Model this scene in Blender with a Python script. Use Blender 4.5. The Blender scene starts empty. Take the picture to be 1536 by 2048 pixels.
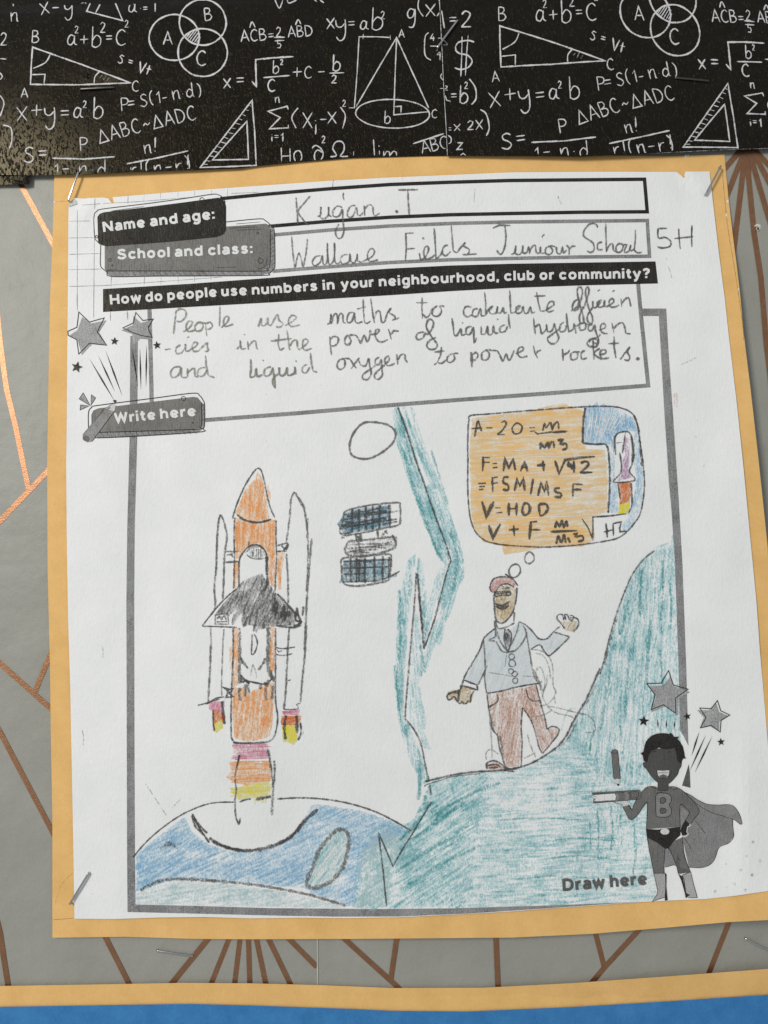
import bpy, math, random
import numpy as np
from mathutils import Vector
from mathutils.geometry import delaunay_2d_cdt

random.seed(7)
SC = bpy.context.scene
COL = SC.collection

# ---------------------------------------------------------------- camera
PXM = 0.00016                       # metres of wall per photo pixel at the centre
FPX = 2048 * 26.0 / 36.0
DIST = PXM * FPX
PITCH = math.radians(4.0)
cam_d = bpy.data.cameras.new('camera')
cam_d.sensor_fit = 'VERTICAL'; cam_d.sensor_height = 36.0; cam_d.sensor_width = 27.0; cam_d.lens = 26.0
cam_d.clip_start = 0.005; cam_d.clip_end = 20
cam = bpy.data.objects.new('camera', cam_d); COL.objects.link(cam)
FWD = Vector((0, math.cos(PITCH), math.sin(PITCH)))
UPV = Vector((0, -math.sin(PITCH), math.cos(PITCH)))
CAM = -FWD * DIST
cam.location = CAM
cam.rotation_euler = (math.radians(90) + PITCH, 0, 0)
SC.camera = cam

# ---------------------------------------------------------------- room light
w = bpy.data.worlds.new('World'); SC.world = w; w.use_nodes = True
bg = w.node_tree.nodes['Background']
bg.inputs[0].default_value = (0.90, 0.965, 1.0, 1); bg.inputs[1].default_value = 0.41
def area(name, loc, size, power, color):
    l = bpy.data.lights.new(name, 'AREA'); l.shape = 'RECTANGLE'; l.size = size[0]; l.size_y = size[1]
    l.energy = power; l.color = color
    o = bpy.data.objects.new(name, l); COL.objects.link(o); o.location = loc
    o.rotation_euler = (Vector((-0.02, 0, 0.02)) - Vector(loc)).to_track_quat('-Z', 'Y').to_euler()
    return o
area('window_light', (-0.64, -0.92, 0.40), (0.26, 0.38), 9.7, (1.0, 0.965, 0.90))
SC.view_settings.view_transform = 'Standard'; SC.view_settings.look = 'None'
SC.view_settings.exposure = 0.0; SC.view_settings.gamma = 1.0
SC.cycles.transparent_max_bounces = 40
SC.cycles.max_bounces = 5

# ---------------------------------------------------------------- wall geometry helpers
def at(px, py, h=0.0):
    """photo pixel -> point on the plane h metres in front of the wall"""
    d = FWD * FPX + Vector((1, 0, 0)) * (px - 768) + UPV * (1024 - py)
    t = (-h - CAM.y) / d.y
    return CAM + d * t

def ss(a, b, x):
    t = min(1, max(0, (x - a) / (b - a))); return t * t * (3 - 2 * t)
def bump(x, y, cx, cy, sx, sy): return math.exp(-((x - cx) / sx) ** 2 - ((y - cy) / sy) ** 2)
MM = 0.001
def h_wall(x, y): return 0.0
def h_paperwall(x, y): return 0.15 * MM
def h_card(x, y):
    h = 0.7
    h += 5.5 * ss(1180, 1580, x) * ss(300, 700, y)
    h += 2.6 * ss(1620, 1890, y) * (0.35 + 0.65 * ss(300, 900, x))
    h += 0.5 * bump(x, y, 60, 1000, 130, 500)
    h += 0.5 * bump(x, y, 700, 380, 420, 160)
    return h * MM
def h_sheet(x, y):
    h = h_card(x, y) / MM + 0.6
    h += 2.4 * bump(x, y, 400, 1500, 190, 250) + 1.9 * bump(x, y, 900, 700, 280, 150) + 2.2 * bump(x, y, 1180, 1000, 150, 250) + 0.9 * bump(x, y, 240, 900, 60, 260)
    h += 0.22 * math.sin(x / 31 + y / 60) * bump(x, y, 1180, 1700, 300, 90) + 0.2 * math.sin(x / 26) * bump(x, y, 300, 1000, 130, 300)
    h += 0.8 * bump(x, y, 640, 1150, 330, 420) + 0.35 * bump(x, y, 1130, 1350, 170, 330)
    h += 0.30 * math.sin(x / 95 + y / 400) * bump(x, y, 520, 1100, 520, 700) * 0.5
    h += 0.55 * bump(x, y, 1490, 1640, 26, 200) - 0.3 * bump(x, y, 1440, 1700, 30, 130)
    h += 0.3 * math.sin(x / 34.0 + y / 120) * bump(x, y, 1400, 1000, 120, 600) + 0.5 * math.sin(y / 60) * bump(x, y, 1500, 1500, 70, 300)
    h += 0.35 * math.sin(x / 14 - y / 22) * bump(x, y, 1385, 370, 46, 30) + 0.3 * math.sin(x / 12 + y / 17) * bump(x, y, 170, 420, 36, 30)
    h += 0.14 * bump(x, y, 160, 1795, 60, 12) + 0.12 * bump(x, y, 235, 1790, 16, 60) + 0.15 * bump(x, y, 205, 1300, 14, 60)
    h += 0.10 * bump(x, y, 190, 1050, 20, 40) - 0.1 * bump(x, y, 170, 1160, 30, 26)
    return h * MM
def h_stripL(x, y):
    h = 2.0 + 0.6 * math.sin(x / 240 + 0.6) + 0.5 * math.sin(y / 90)
    h -= 4.5 * ss(42 - x * .04, -30 - x * .04, y) * (1 - ss(250, 700, x)) * 1.2
    h -= 0.5 * bump(x, y, 195, 178, 60, 26)
    return max(h, 0.3) * MM
def h_stripR(x, y):
    h = 2.3 + 0.7 * math.sin((x - 880) / 260) + 0.4 * math.sin(y / 100 + 1)
    h -= 1.2 * ss(890, 1100, x) * 0
    return h * MM
def h_scrap(x, y): return (1.6 + 0.5 * bump(x, y, 45, 360, 12, 60)) * MM
def h_low(x, y): return (1.0 + 1.2 * ss(2000, 1930, y) * (0.3 + ss(600, 1200, x))) * MM
def h_blue(x, y): return h_low(x, y) + 0.45 * MM

CROP = dict(A=(0, 0, 3.2), B=(440, 0, 3.2), C=(860, 0, 4.518), D=(1160, 0, 4.085), E=(100, 340, 3.2), F=(540, 340, 3.2),
    G=(980, 340, 3.2), H=(120, 580, 3.2), I=(580, 560, 4.042), J=(920, 550, 3.2), K=(380, 900, 5.12), L=(380, 1250, 5.12),
    M=(640, 780, 4.8), N=(900, 790, 3.657), O=(860, 1100, 4.267), P=(760, 1080, 3.94), Q=(240, 1560, 2.327),
    R=(1100, 1330, 3.523), T=(1160, 1440, 4.518), a=(1340, 280, 5.12), c=(1200, 1020, 4.571), p=(0, 0, 1))
def pts(crop, s):
    x0, y0, k = CROP[crop]
    return [(x0 + float(a) / k, y0 + float(b) / k) for a, b in (q.split(',') for q in s.split())]

# ---------------------------------------------------------------- materials
def nt(name):
    m = bpy.data.materials.new(name); m.use_nodes = True
    return m, m.node_tree, m.node_tree.nodes, m.node_tree.links
def val(N, L, op, a, b=None, clamp=False):
    n = N.new('ShaderNodeMath'); n.operation = op; n.use_clamp = clamp
    for i, v in enumerate((a, b)):
        if v is None: continue
        if isinstance(v, (int, float)): n.inputs[i].default_value = v
        else: L.new(v, n.inputs[i])
    return n.outputs[0]
def maprange(N, L, v, a, b, c=0.0, d=1.0, smooth=False):
    n = N.new('ShaderNodeMapRange'); n.clamp = True
    if smooth: n.interpolation_type = 'SMOOTHSTEP'
    L.new(v, n.inputs[0]); n.inputs[1].default_value = a; n.inputs[2].default_value = b
    n.inputs[3].default_value = c; n.inputs[4].default_value = d
    return n.outputs[0]
def noise(N, L, vec, scale, detail=2, rough=0.5, dist=0.0):
    n = N.new('ShaderNodeTexNoise'); n.inputs['Scale'].default_value = scale; n.inputs['Detail'].default_value = detail
    n.inputs['Roughness'].default_value = rough; n.inputs['Distortion'].default_value = dist
    L.new(vec, n.inputs['Vector']); return n.outputs['Fac']
def wallvec(N, L, sx=1, sz=1, rot=0):
    """wall coordinates in photo-pixel sized units"""
    g = N.new('ShaderNodeNewGeometry'); m = N.new('ShaderNodeMapping'); m.vector_type = 'POINT'
    L.new(g.outputs['Position'], m.inputs['Vector'])
    m.inputs['Scale'].default_value = (sx / PXM, 1 / PXM, sz / PXM); m.inputs['Rotation'].default_value = (0, rot, 0)
    return m.outputs[0]
def ramp2(N, L, fac, c1, c2):
    n = N.new('ShaderNodeMix'); n.data_type = 'RGBA'; L.new(fac, n.inputs[0])
    n.inputs[6].default_value = (*c1, 1); n.inputs[7].default_value = (*c2, 1); return n.outputs[2]
def addbump(N, L, b, h, strength, dist):
    n = N.new('ShaderNodeBump'); n.inputs['Strength'].default_value = strength; n.inputs['Distance'].default_value = dist
    L.new(h, n.inputs['Height']); L.new(n.outputs[0], b.inputs['Normal'])

def surface_mat(name, c1, c2, rough, spec=0.3, cscale=0.02, bumps=(), metallic=0, tint=None, ridge=None):
    m, T, N, L = nt(name); b = N['Principled BSDF']
    b.inputs['Roughness'].default_value = rough; b.inputs['Specular IOR Level'].default_value = spec
    b.inputs['Metallic'].default_value = metallic
    if tint: b.inputs['Specular Tint'].default_value = (*tint, 1)
    v = wallvec(N, L)
    big = noise(N, L, v, cscale, 4, 0.6)
    fine = noise(N, L, wallvec(N, L, 1, 0.5), 0.35, 2)
    f = val(N, L, 'ADD', val(N, L, 'MULTIPLY', big, 0.65), val(N, L, 'MULTIPLY', fine, 0.35))
    L.new(ramp2(N, L, maprange(N, L, f, 0.3, 0.7), c1, c2), b.inputs['Base Color'])
    if bumps:
        tot = None
        for (sx, sz, rot, sc, amp) in bumps:
            q = noise(N, L, wallvec(N, L, sx, sz, rot), sc, 2)
            if ridge: q = maprange(N, L, q, ridge[0], ridge[1], 0, 1, True)
            q = val(N, L, 'MULTIPLY', q, amp)
            tot = q if tot is None else val(N, L, 'ADD', tot, q)
        addbump(N, L, b, tot, 1.0, 0.0001)
    return m

M = {}
M['paper'] = surface_mat('white_paper', (0.75, 0.755, 0.76), (0.83, 0.83, 0.83), 0.75, 0.25, 0.012,
                         [(1, 0.22, 0, 0.35, 0.8), (1, 1, 0, 0.12, 0.9)])
M['paper_edge'] = surface_mat('paper_edge', (0.82, 0.82, 0.82), (0.9, 0.9, 0.9), 0.8)
M['card'] = surface_mat('mustard_card', (0.69, 0.41, 0.14), (0.83, 0.51, 0.195), 0.7, 0.25, 0.02,
                        [(1, 1, 0, 0.3, 0.35), (1, 1, 0, 0.08, 0.4)])
M['card_edge'] = surface_mat('mustard_card_cut_edge', (0.75, 0.55, 0.28), (0.85, 0.66, 0.36), 0.8)
M['wall'] = surface_mat('grey_wallpaper', (0.275, 0.272, 0.24), (0.325, 0.322, 0.29), 0.5, 0.4, 0.01,
                        [(1, 1, 0, 0.3, 0.5), (1, 1, 0, 0.05, 1.6), (1, 1, 0, 0.012, 6)])
M['wall_edge'] = surface_mat('wallpaper_edge', (0.6, 0.55, 0.42), (0.65, 0.6, 0.5), 0.8)
M['blue'] = surface_mat('blue_sugar_paper', (0.024, 0.15, 0.39), (0.05, 0.225, 0.50), 0.65, 0.3, 0.03,
                        [(1, 1, 0, 0.3, 0.4)])
M['copper'] = surface_mat('copper_foil', (0.30, 0.15, 0.08), (0.40, 0.21, 0.12), 0.42, 0.5, 0.05,
                          [(1, 1, 0, 0.45, 0.9)], metallic=0.9)
M['strip'] = surface_mat('black_glossy_border', (0.008, 0.007, 0.006), (0.013, 0.011, 0.010), 0.19, 0.12, 0.03,
                         [(1, 0.45, 0.6, 0.26, 1.5), (1, 0.4, -0.6, 0.24, 1.5)], tint=(1, 0.84, 0.5), ridge=(0.55, 0.78))
M['strip_edge'] = surface_mat('border_cut_edge', (0.5, 0.48, 0.46), (0.6, 0.58, 0.55), 0.8)
M['steel'] = surface_mat('staple_steel', (0.42, 0.42, 0.42), (0.6, 0.6, 0.59), 0.22, 0.5, 0.3, (), metallic=1.0)
M['dark_steel'] = surface_mat('dark_staple_steel', (0.05, 0.05, 0.048), (0.12, 0.11, 0.1), 0.35, 0.5, 0.3, (), metallic=0.8)
M['hole'] = surface_mat('dark_hole', (0.01, 0.01, 0.01), (0.02, 0.02, 0.02), 0.9)
M['plaster'] = surface_mat('torn_paper_fibre', (0.62, 0.6, 0.55), (0.8, 0.78, 0.72), 0.9)

def print_mat(name, dark, light, dots, rough=0.42, spec=0.4):
    """laser-printer toner: halftone grain between two tones"""
    m, T, N, L = nt(name); b = N['Principled BSDF']
    b.inputs['Roughness'].default_value = rough; b.inputs['Specular IOR Level'].default_value = spec
    b.inputs['Specular Tint'].default_value = (1, 0.9, 0.66, 1)
    g = noise(N, L, wallvec(N, L), 0.5, 2, 0.6); big = noise(N, L, wallvec(N, L), 0.03, 2)
    f = val(N, L, 'ADD', g, val(N, L, 'MULTIPLY', val(N, L, 'SUBTRACT', big, 0.5), 0.35))
    L.new(ramp2(N, L, maprange(N, L, f, 0.5 - dots, 0.5 + dots), dark, light), b.inputs['Base Color'])
    addbump(N, L, b, maprange(N, L, noise(N, L, wallvec(N, L, 1, 0.16), 0.3, 2), 0.5, 0.72, 0, 1, True), 1.0, 0.0001)
    return m
g3 = lambda v, w=1.0: (v, v * (1 + 0.0 * w), v)
M['ink'] = print_mat('black_toner', (0.012, 0.011, 0.010), (0.05, 0.048, 0.046), 0.25, 0.24, 0.06)
M['ink_line'] = print_mat('black_toner_line', (0.012, 0.012, 0.012), (0.04, 0.04, 0.04), 0.3, 0.6, 0.2)
M['grey_dark'] = print_mat('dark_grey_halftone', (0.06, 0.06, 0.06), (0.15, 0.15, 0.15), 0.22, 0.5, 0.3)
M['grey_mid'] = print_mat('mid_grey_halftone', (0.13, 0.13, 0.135), (0.34, 0.34, 0.35), 0.2, 0.55, 0.25)
M['grey_plate'] = print_mat('plate_grey_halftone', (0.10, 0.10, 0.10), (0.20, 0.20, 0.20), 0.25, 0.5, 0.3)
M['grey_star'] = print_mat('star_grey_halftone', (0.20, 0.20, 0.205), (0.46, 0.46, 0.47), 0.2, 0.6, 0.2)
M['grey_cape'] = print_mat('cape_grey_halftone', (0.15, 0.15, 0.152), (0.29, 0.29, 0.295), 0.25, 0.6, 0.2)
M['grey_shirt'] = print_mat('shirt_grey_halftone', (0.10, 0.098, 0.097), (0.19, 0.187, 0.185), 0.25, 0.6, 0.2)
M['grey_skin'] = print_mat('skin_grey_halftone', (0.05, 0.05, 0.05), (0.10, 0.10, 0.10), 0.25, 0.6, 0.2)
M['grey_boot'] = print_mat('boot_grey_halftone', (0.28, 0.28, 0.28), (0.45, 0.45, 0.45), 0.25, 0.6, 0.2)
M['grey_light'] = print_mat('pale_grey_print', (0.5, 0.5, 0.5), (0.66, 0.66, 0.66), 0.25, 0.7, 0.2)
M['white_print'] = print_mat('unprinted_paper', (0.66, 0.66, 0.66), (0.78, 0.78, 0.78), 0.3, 0.7, 0.2)

def mark_mat(name, col, grain=1.0, streak=0.5, off=0.0, amax=1.0, soft=0.16, gscale=0.42, col2=None, rough=0.7, spec=0.2):
    """pencil, crayon or chalk: pigment caught on the paper grain, bare surface between"""
    m, T, N, L = nt(name); b = N['Principled BSDF']; out = N['Material Output']
    b.inputs['Roughness'].default_value = rough; b.inputs['Specular IOR Level'].default_value = spec
    uv = N.new('ShaderNodeUVMap'); uv.uv_map = 'UVMap'
    mp = N.new('ShaderNodeMapping'); mp.inputs['Scale'].default_value = (0.018, 0.17, 1); L.new(uv.outputs[0], mp.inputs['Vector'])
    st = noise(N, L, mp.outputs[0], 1.0, 3, 0.65, 0.3)
    gr = noise(N, L, wallvec(N, L, 1, 0.55), gscale, 2, 0.7)
    big = noise(N, L, wallvec(N, L), 0.035, 2)
    at_ = N.new('ShaderNodeAttribute'); at_.attribute_name = 'press'
    t = val(N, L, 'ADD', at_.outputs['Fac'], off)
    t = val(N, L, 'ADD', t, val(N, L, 'MULTIPLY', val(N, L, 'SUBTRACT', gr, 0.5), grain * 1.7))
    t = val(N, L, 'ADD', t, val(N, L, 'MULTIPLY', val(N, L, 'SUBTRACT', st, 0.5), streak * 2.0))
    t = val(N, L, 'ADD', t, val(N, L, 'MULTIPLY', val(N, L, 'SUBTRACT', big, 0.5), streak * 0.8))
    al = maprange(N, L, t, 0.5 - soft, 0.5 + soft, 0.0, amax)
    if col2:
        L.new(ramp2(N, L, maprange(N, L, t, 0.5, 1.15), col2, col), b.inputs['Base Color'])
    else: b.inputs['Base Color'].default_value = (*col, 1)
    tr = N.new('ShaderNodeBsdfTransparent'); mx = N.new('ShaderNodeMixShader')
    L.new(al, mx.inputs[0]); L.new(tr.outputs[0], mx.inputs[1]); L.new(b.outputs[0], mx.inputs[2])
    L.new(mx.outputs[0], out.inputs[0])
    return m
M['chalk'] = mark_mat('chalk_print', (0.62, 0.61, 0.62), 0.8, 0.25, 0.05, 0.97, 0.2, 0.5)
M['pencil'] = mark_mat('graphite', (0.14, 0.14, 0.132), 1.25, 0.4, 0.06, 0.86, 0.42, 0.36)
M['pencil_soft'] = mark_mat('light_graphite', (0.235, 0.23, 0.20), 1.1, 0.4, 0.06, 0.86, 0.42, 0.36)
M['pencil_black'] = mark_mat('heavy_graphite', (0.075, 0.074, 0.074), 1.3, 0.4, 0.06, 0.9, 0.42, 0.45)
M['grid'] = mark_mat('faint_grid_print', (0.22, 0.22, 0.22), 1.0, 0.3, 0.1, 0.7, 0.35, 0.5)
M['crease'] = mark_mat('crease_dark_brown', (0.22, 0.1, 0.03), 0.6, 0.3, 0.0, 0.8, 0.35, 0.3)  # dark brown for the thin lines drawn on the mustard card
def crayon(n, c, c2, **k): M[n] = mark_mat(n + '_pencil', c, col2=c2, **{**dict(grain=1.05, streak=0.85, soft=0.5, amax=0.88, gscale=0.36, off=-0.06), **k})
crayon('teal', (0.02, 0.27, 0.285), (0.38, 0.66, 0.70), off=-0.09, streak=1.05)
crayon('teal_deep', (0.015, 0.22, 0.23), (0.12, 0.42, 0.44), off=0.04)
crayon('blue_c', (0.08, 0.31, 0.58), (0.42, 0.64, 0.80), off=-0.03)
crayon('blue_dull', (0.05, 0.15, 0.21), (0.22, 0.38, 0.46), off=0.05)
crayon('paleteal', (0.26, 0.47, 0.49), (0.56, 0.71, 0.73), off=-0.06)
crayon('orange', (0.84, 0.22, 0.015), (0.88, 0.50, 0.22), off=0.0)
crayon('tan', (0.84, 0.50, 0.17), (0.86, 0.68, 0.42), grain=0.6, streak=1.0, off=0.04)
crayon('pink', (0.56, 0.09, 0.20), (0.76, 0.36, 0.46))
crayon('yellow', (0.76, 0.66, 0.02), (0.82, 0.76, 0.25), off=0)
crayon('red', (0.66, 0.12, 0.02), (0.75, 0.30, 0.10), off=0)
crayon('purple', (0.36, 0.09, 0.30), (0.56, 0.32, 0.52))
crayon('brown', (0.34, 0.10, 0.06), (0.68, 0.46, 0.37), streak=1.0)
crayon('capred', (0.44, 0.15, 0.12), (0.68, 0.42, 0.38))
crayon('skin', (0.34, 0.20, 0.07), (0.64, 0.50, 0.28))
crayon('jacket', (0.58, 0.67, 0.73), (0.72, 0.77, 0.80), grain=0.5, streak=0.5)
crayon('graph', (0.045, 0.045, 0.045), (0.24, 0.24, 0.24))

# ---------------------------------------------------------------- geometry
LAYER = 0.018 * MM
def smooth(P, step=3.0):
    closed = len(P) > 3 and P[0] == P[-1]
    n = len(P); out = []
    g = lambda i: (P[i % (n - 1)] if closed else P[max(0, min(n - 1, i))])
    for i in range(n - 1):
        p0, p1, p2, p3 = g(i - 1), g(i), g(i + 1), g(i + 2)
        k = max(1, int(math.dist(p1, p2) / step))
        for j in range(k):
            t = j / k
            out.append(tuple(0.5 * (2 * p1[a] + (p2[a] - p0[a]) * t + (2 * p0[a] - 5 * p1[a] + 4 * p2[a] - p3[a]) * t * t
                       + (3 * p1[a] - p0[a] - 3 * p2[a] + p3[a]) * t ** 3) for a in (0, 1)))
    out.append(P[-1]); return out
def linear(P, step=8.0):
    out = []
    for a, b in zip(P, P[1:]):
        k = max(1, int(math.dist(a, b) / step))
        out += [(a[0] + (b[0] - a[0]) * j / k, a[1] + (b[1] - a[1]) * j / k) for j in range(k)]
    out.append(P[-1]); return out
def inside(x, y, P):
    c = False; j = len(P) - 1
    for i in range(len(P)):
        xi, yi = P[i]; xj, yj = P[j]
        if (yi > y) != (yj > y) and x < (xj - xi) * (y - yi) / (yj - yi) + xi: c = not c
        j = i
    return c
def circle(cx, cy, rx, ry=None, n=18, rot=0.0, wob=0.0):
    ry = ry or rx; P = []
    for i in range(n):
        a = 2 * math.pi * i / n; r = 1 + random.uniform(-wob, wob)
        x, y = math.cos(a) * rx * r, math.sin(a) * ry * r
        P.append((cx + x * math.cos(rot) - y * math.sin(rot), cy + x * math.sin(rot) + y * math.cos(rot)))
    P.append(P[0]); return P

class Part:
    """collects marks and builds one mesh object"""
    n_stroke = 0
    def __init__(s, name, parent, surf=h_sheet, keep=None, label=None):
        s.name, s.parent, s.surf, s.keep, s.label = name, parent, surf, keep, label
        s.v, s.f, s.uv, s.pr, s.mi, s.mats = [], [], [], [], [], []
        s.obj = None; s.kids = []
        ALL.append(s)
    def mat(s, m):
        if m not in s.mats: s.mats.append(m)
        return s.mats.index(m)
    def vert(s, x, y, lift, uv, pr):
        s.v.append(at(x, y, s.surf(x, y) + lift)); s.uv.append(uv); s.pr.append(pr); return len(s.v) - 1
    def tri(s, idx, mi): s.f.append(idx); s.mi.append(mi)
    def ribbon(s, P, w, mat, press=0.8, layer=9, taper=True, miter=False, edge=None):
        if s.keep: 
            run = []; runs = []
            for q in P:
                if s.keep(*q): run.append(q)
                elif run: runs.append(run); run = []
            if run: runs.append(run)
            for r in runs:
                if len(r) > 1: s._rib(r, w, mat, press, layer, taper, miter, edge)
        else: s._rib(P, w, mat, press, layer, taper, miter, edge)
    def _rib(s, P, w, mat, press, layer, taper, miter, edge):
        Q = [P[0]]
        for q in P[1:]:
            if math.dist(q, Q[-1]) > 0.3: Q.append(q)
        P = Q
        if len(P) < 2: return
        Part.n_stroke += 1
        lift = layer * LAYER + (Part.n_stroke % 12) * 0.0011 * MM
        mi = s.mat(mat); n = len(P); closed = P[0] == P[-1] and n > 3
        u = random.uniform(0, 900); vo = random.uniform(0, 900); rows = []
        if edge is None: edge = 0.5
        ph = random.uniform(0, 9)
        for i, (x, y) in enumerate(P):
            if closed and i in (0, n - 1): a, b = P[-2], P[1]
            else: a, b = P[max(0, i - 1)], P[min(n - 1, i + 1)]
            t0 = (x - a[0], y - a[1]); t1 = (b[0] - x, b[1] - y)
            l0 = math.hypot(*t0) or 1; l1 = math.hypot(*t1) or 1
            if a == (x, y): t0, l0 = t1, l1
            if b == (x, y): t1, l1 = t0, l0
            tx, ty = t0[0] / l0 + t1[0] / l1, t0[1] / l0 + t1[1] / l1
            l = math.hypot(tx, ty)
            if l < 0.2: tx, ty, l = t1[0] / l1, t1[1] / l1, 1
            nx, ny = -ty / l, tx / l
            k = min(1.9, 2 / max(l, 0.2)) if miter else 1.0
            wi = w * 0.5 * k * WK.get(mat, 1.0)
            if taper:
                wi *= 0.86 + 0.16 * math.sin(i * 0.9 + ph) + 0.06 * math.sin(i * 2.3)
                if not closed and i in (0, n - 1): wi *= 0.55
            pr = press if not taper else press * (0.94 + 0.1 * math.sin(i * 0.37 + ph))
            if i: u += math.dist(P[i], P[i - 1])
            li = lift + i * 1.5e-8
            rows.append((s.vert(x + nx * wi, y + ny * wi, li, (u, vo), pr * edge),
                         s.vert(x, y, li, (u, vo + wi), pr),
                         s.vert(x - nx * wi, y - ny * wi, li, (u, vo + 2 * wi), pr * edge)))
        for r, q in zip(rows, rows[1:]):
            s.tri((r[0], r[1], q[1], q[0]), mi); s.tri((r[1], r[2], q[2], q[1]), mi)
    def line(s, crop, text, w=2.4, mat='pencil', press=0.8, layer=9, taper=True, edge=None):
        for st in text.split(';'):
            st = st.strip()
            if not st: continue
            if st[0] == 'l': s.ribbon(linear(pts(crop, st[1:])), w, mat, press, layer, taper, True, edge)
            else: s.ribbon(smooth(pts(crop, st)), w, mat, press, layer, taper, False, edge)
    def dot(s, crop, x, y, r=2, mat='pencil', press=0.9, layer=9):
        x0, y0, k = CROP[crop]
        s.poly(circle(x0 + x / k, y0 + y / k, r, r, 9, 0, 0.12)[:-1], mat, press=press, layer=layer, grid=99)
    def poly(s, P, mat, ang=0, press=0.8, layer=5, jag=0.0, blobs=(), grid=14, edgep=0.6, holes=()):
        """flat filled area; jag roughens the rim along the hatching direction"""
        if P[0] == P[-1]: P = P[:-1]
        ca, sa = math.cos(math.radians(ang)), math.sin(math.radians(ang))
        if jag:
            R = linear(P + [P[0]], 5.0)[:-1]; P2 = []
            for i, (x, y) in enumerate(R):
                j = random.uniform(-jag * 0.45, jag)
                cx = sum(p[0] for p in P) / len(P); cy = sum(p[1] for p in P) / len(P)
                sg = 1 if (x - cx) * ca - (y - cy) * sa > 0 else -1
                P2.append((x + ca * j * sg, y - sa * j * sg))
            P = P2
        Part.n_stroke += 1
        ext = max(max(p[0] for p in P) - min(p[0] for p in P), max(p[1] for p in P) - min(p[1] for p in P))
        if layer and s.surf is h_sheet and ext > 28: grid = min(grid, 14); P = linear(P + [P[0]], 12)[:-1]
        lift = layer * LAYER + (Part.n_stroke % 12) * 0.0011 * MM
        n = len(P); vs = [Vector(p) for p in P]; faces = [list(range(n))]
        xs = [p[0] for p in P]; ys = [p[1] for p in P]
        if grid < 90:
            y = min(ys) + grid / 2
            while y < max(ys):
                x = min(xs) + grid / 2
                while x < max(xs):
                    jx, jy = x + random.uniform(-.2, .2) * grid, y + random.uniform(-.2, .2) * grid
                    if inside(jx, jy, P): vs.append(Vector((jx, jy)))
                    x += grid
                y += grid
        V, E, F, OV, OE, OF = delaunay_2d_cdt(vs, [], faces, 1, 1e-4)
        mi = s.mat(mat); base = len(s.v)
        rim = {j for j, o in enumerate(OV) if any(k < n for k in o)}
        uo = random.uniform(0, 500)
        for j, q in enumerate(V):
            pr = press
            for (bx, by, bw, bh, amt) in blobs: pr += amt * bump(q.x, q.y, bx, by, bw, bh)
            if j in rim: pr *= edgep
            s.vert(q.x, q.y, lift, (q.x * ca - q.y * sa + uo, q.x * sa + q.y * ca), pr)
        hp = holes
        for f in F:
            cx = sum(V[k].x for k in f) / len(f); cy = sum(V[k].y for k in f) / len(f)
            if not inside(cx, cy, P): continue
            s.tri(tuple(base + k for k in f), mi)
    def fill(s, crop, text, mat, ang=0, press=0.8, layer=5, jag=0.0, blobs=(), grid=14, edgep=0.6, sm=False):
        P = pts(crop, text)
        if sm: P = smooth(P + [P[0]], 4)[:-1]
        if mat in SOLID: edgep = 1; 
        s.poly(P, mat, ang, press, layer, jag, blobs, grid, edgep)
    def scribble(s, P, w, mat, ang, n, press=0.7, layer=6, length=0.5, seed=1):
        """loose extra strokes inside polygon P"""
        rr = random.Random(seed); xs = [p[0] for p in P]; ys = [p[1] for p in P]
        k = 0; tries = 0; ar = math.radians(ang)
        L = max(max(xs) - min(xs), max(ys) - min(ys)) * length
        while k < n and tries < n * 30:
            tries += 1
            x, y = rr.uniform(min(xs), max(xs)), rr.uniform(min(ys), max(ys))
            if not inside(x, y, P): continue
            a = ar + rr.uniform(-.09, .09); l = L * rr.uniform(.25, .8) / 2
            dx, dy = math.cos(a) * l, -math.sin(a) * l
            q = linear([(x - dx, y - dy), (x + rr.uniform(-3, 3), y + rr.uniform(-3, 3)), (x + dx, y + dy)], 8)
            q = [p for p in q if inside(*p, P)]
            if len(q) > 2: s.ribbon(q, w * rr.uniform(.6, 1.3), mat, press * rr.uniform(.75, 1.1), layer); k += 1
    def build(s):
        if not s.v:
            s.obj = bpy.data.objects.new(s.name, None); COL.objects.link(s.obj); s.obj.location = s.parent.obj.location if s.parent else (0, 0, 0)
            s.obj.empty_display_size = 0.01
            return s.obj
        me = bpy.data.meshes.new(s.name)
        vv = [tuple(q) for q in s.v]
        me.from_pydata(vv, [], s.f)
        if s.f:
            A = np.array([m for m in s.mi], dtype=np.int32); me.polygons.foreach_set('material_index', A)
            uvl = me.uv_layers.new(name='UVMap'); li = np.empty(len(me.loops), dtype=np.int32)
            me.loops.foreach_get('vertex_index', li)
            uvl.data.foreach_set('uv', np.array(s.uv, dtype=np.float32)[li].ravel())
            a = me.attributes.new('press', 'FLOAT', 'POINT'); a.data.foreach_set('value', np.array(s.pr, dtype=np.float32))
            # every face looks into the room
            nrm = np.empty(len(me.polygons) * 3, dtype=np.float32); me.polygons.foreach_get('normal', nrm)
            ar = np.empty(len(me.polygons), dtype=np.float32); me.polygons.foreach_get('area', ar)
            flip = [i for i in range(len(me.polygons)) if nrm[i * 3 + 1] > 0.3]
            for i in flip: me.polygons[i].flip()
        for m in s.mats: me.materials.append(M[m])
        me.update()
        o = bpy.data.objects.new(s.name, me); COL.objects.link(o); s.obj = o
        if s.label: o['label'] = s.label
        if s.name in ('stray_pencil_marks',): o['kind'] = 'stuff'
        return o
SOLID = {'ink', 'ink_line', 'grey_dark', 'grey_mid', 'grey_plate', 'grey_star', 'grey_cape', 'grey_shirt', 'grey_skin', 'grey_boot',
         'grey_light', 'white_print', 'copper', 'paper', 'hole'}
ALL = []
WK = {'pencil': 1.7, 'pencil_soft': 1.65, 'pencil_black': 1.38, 'chalk': 1.2}

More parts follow.
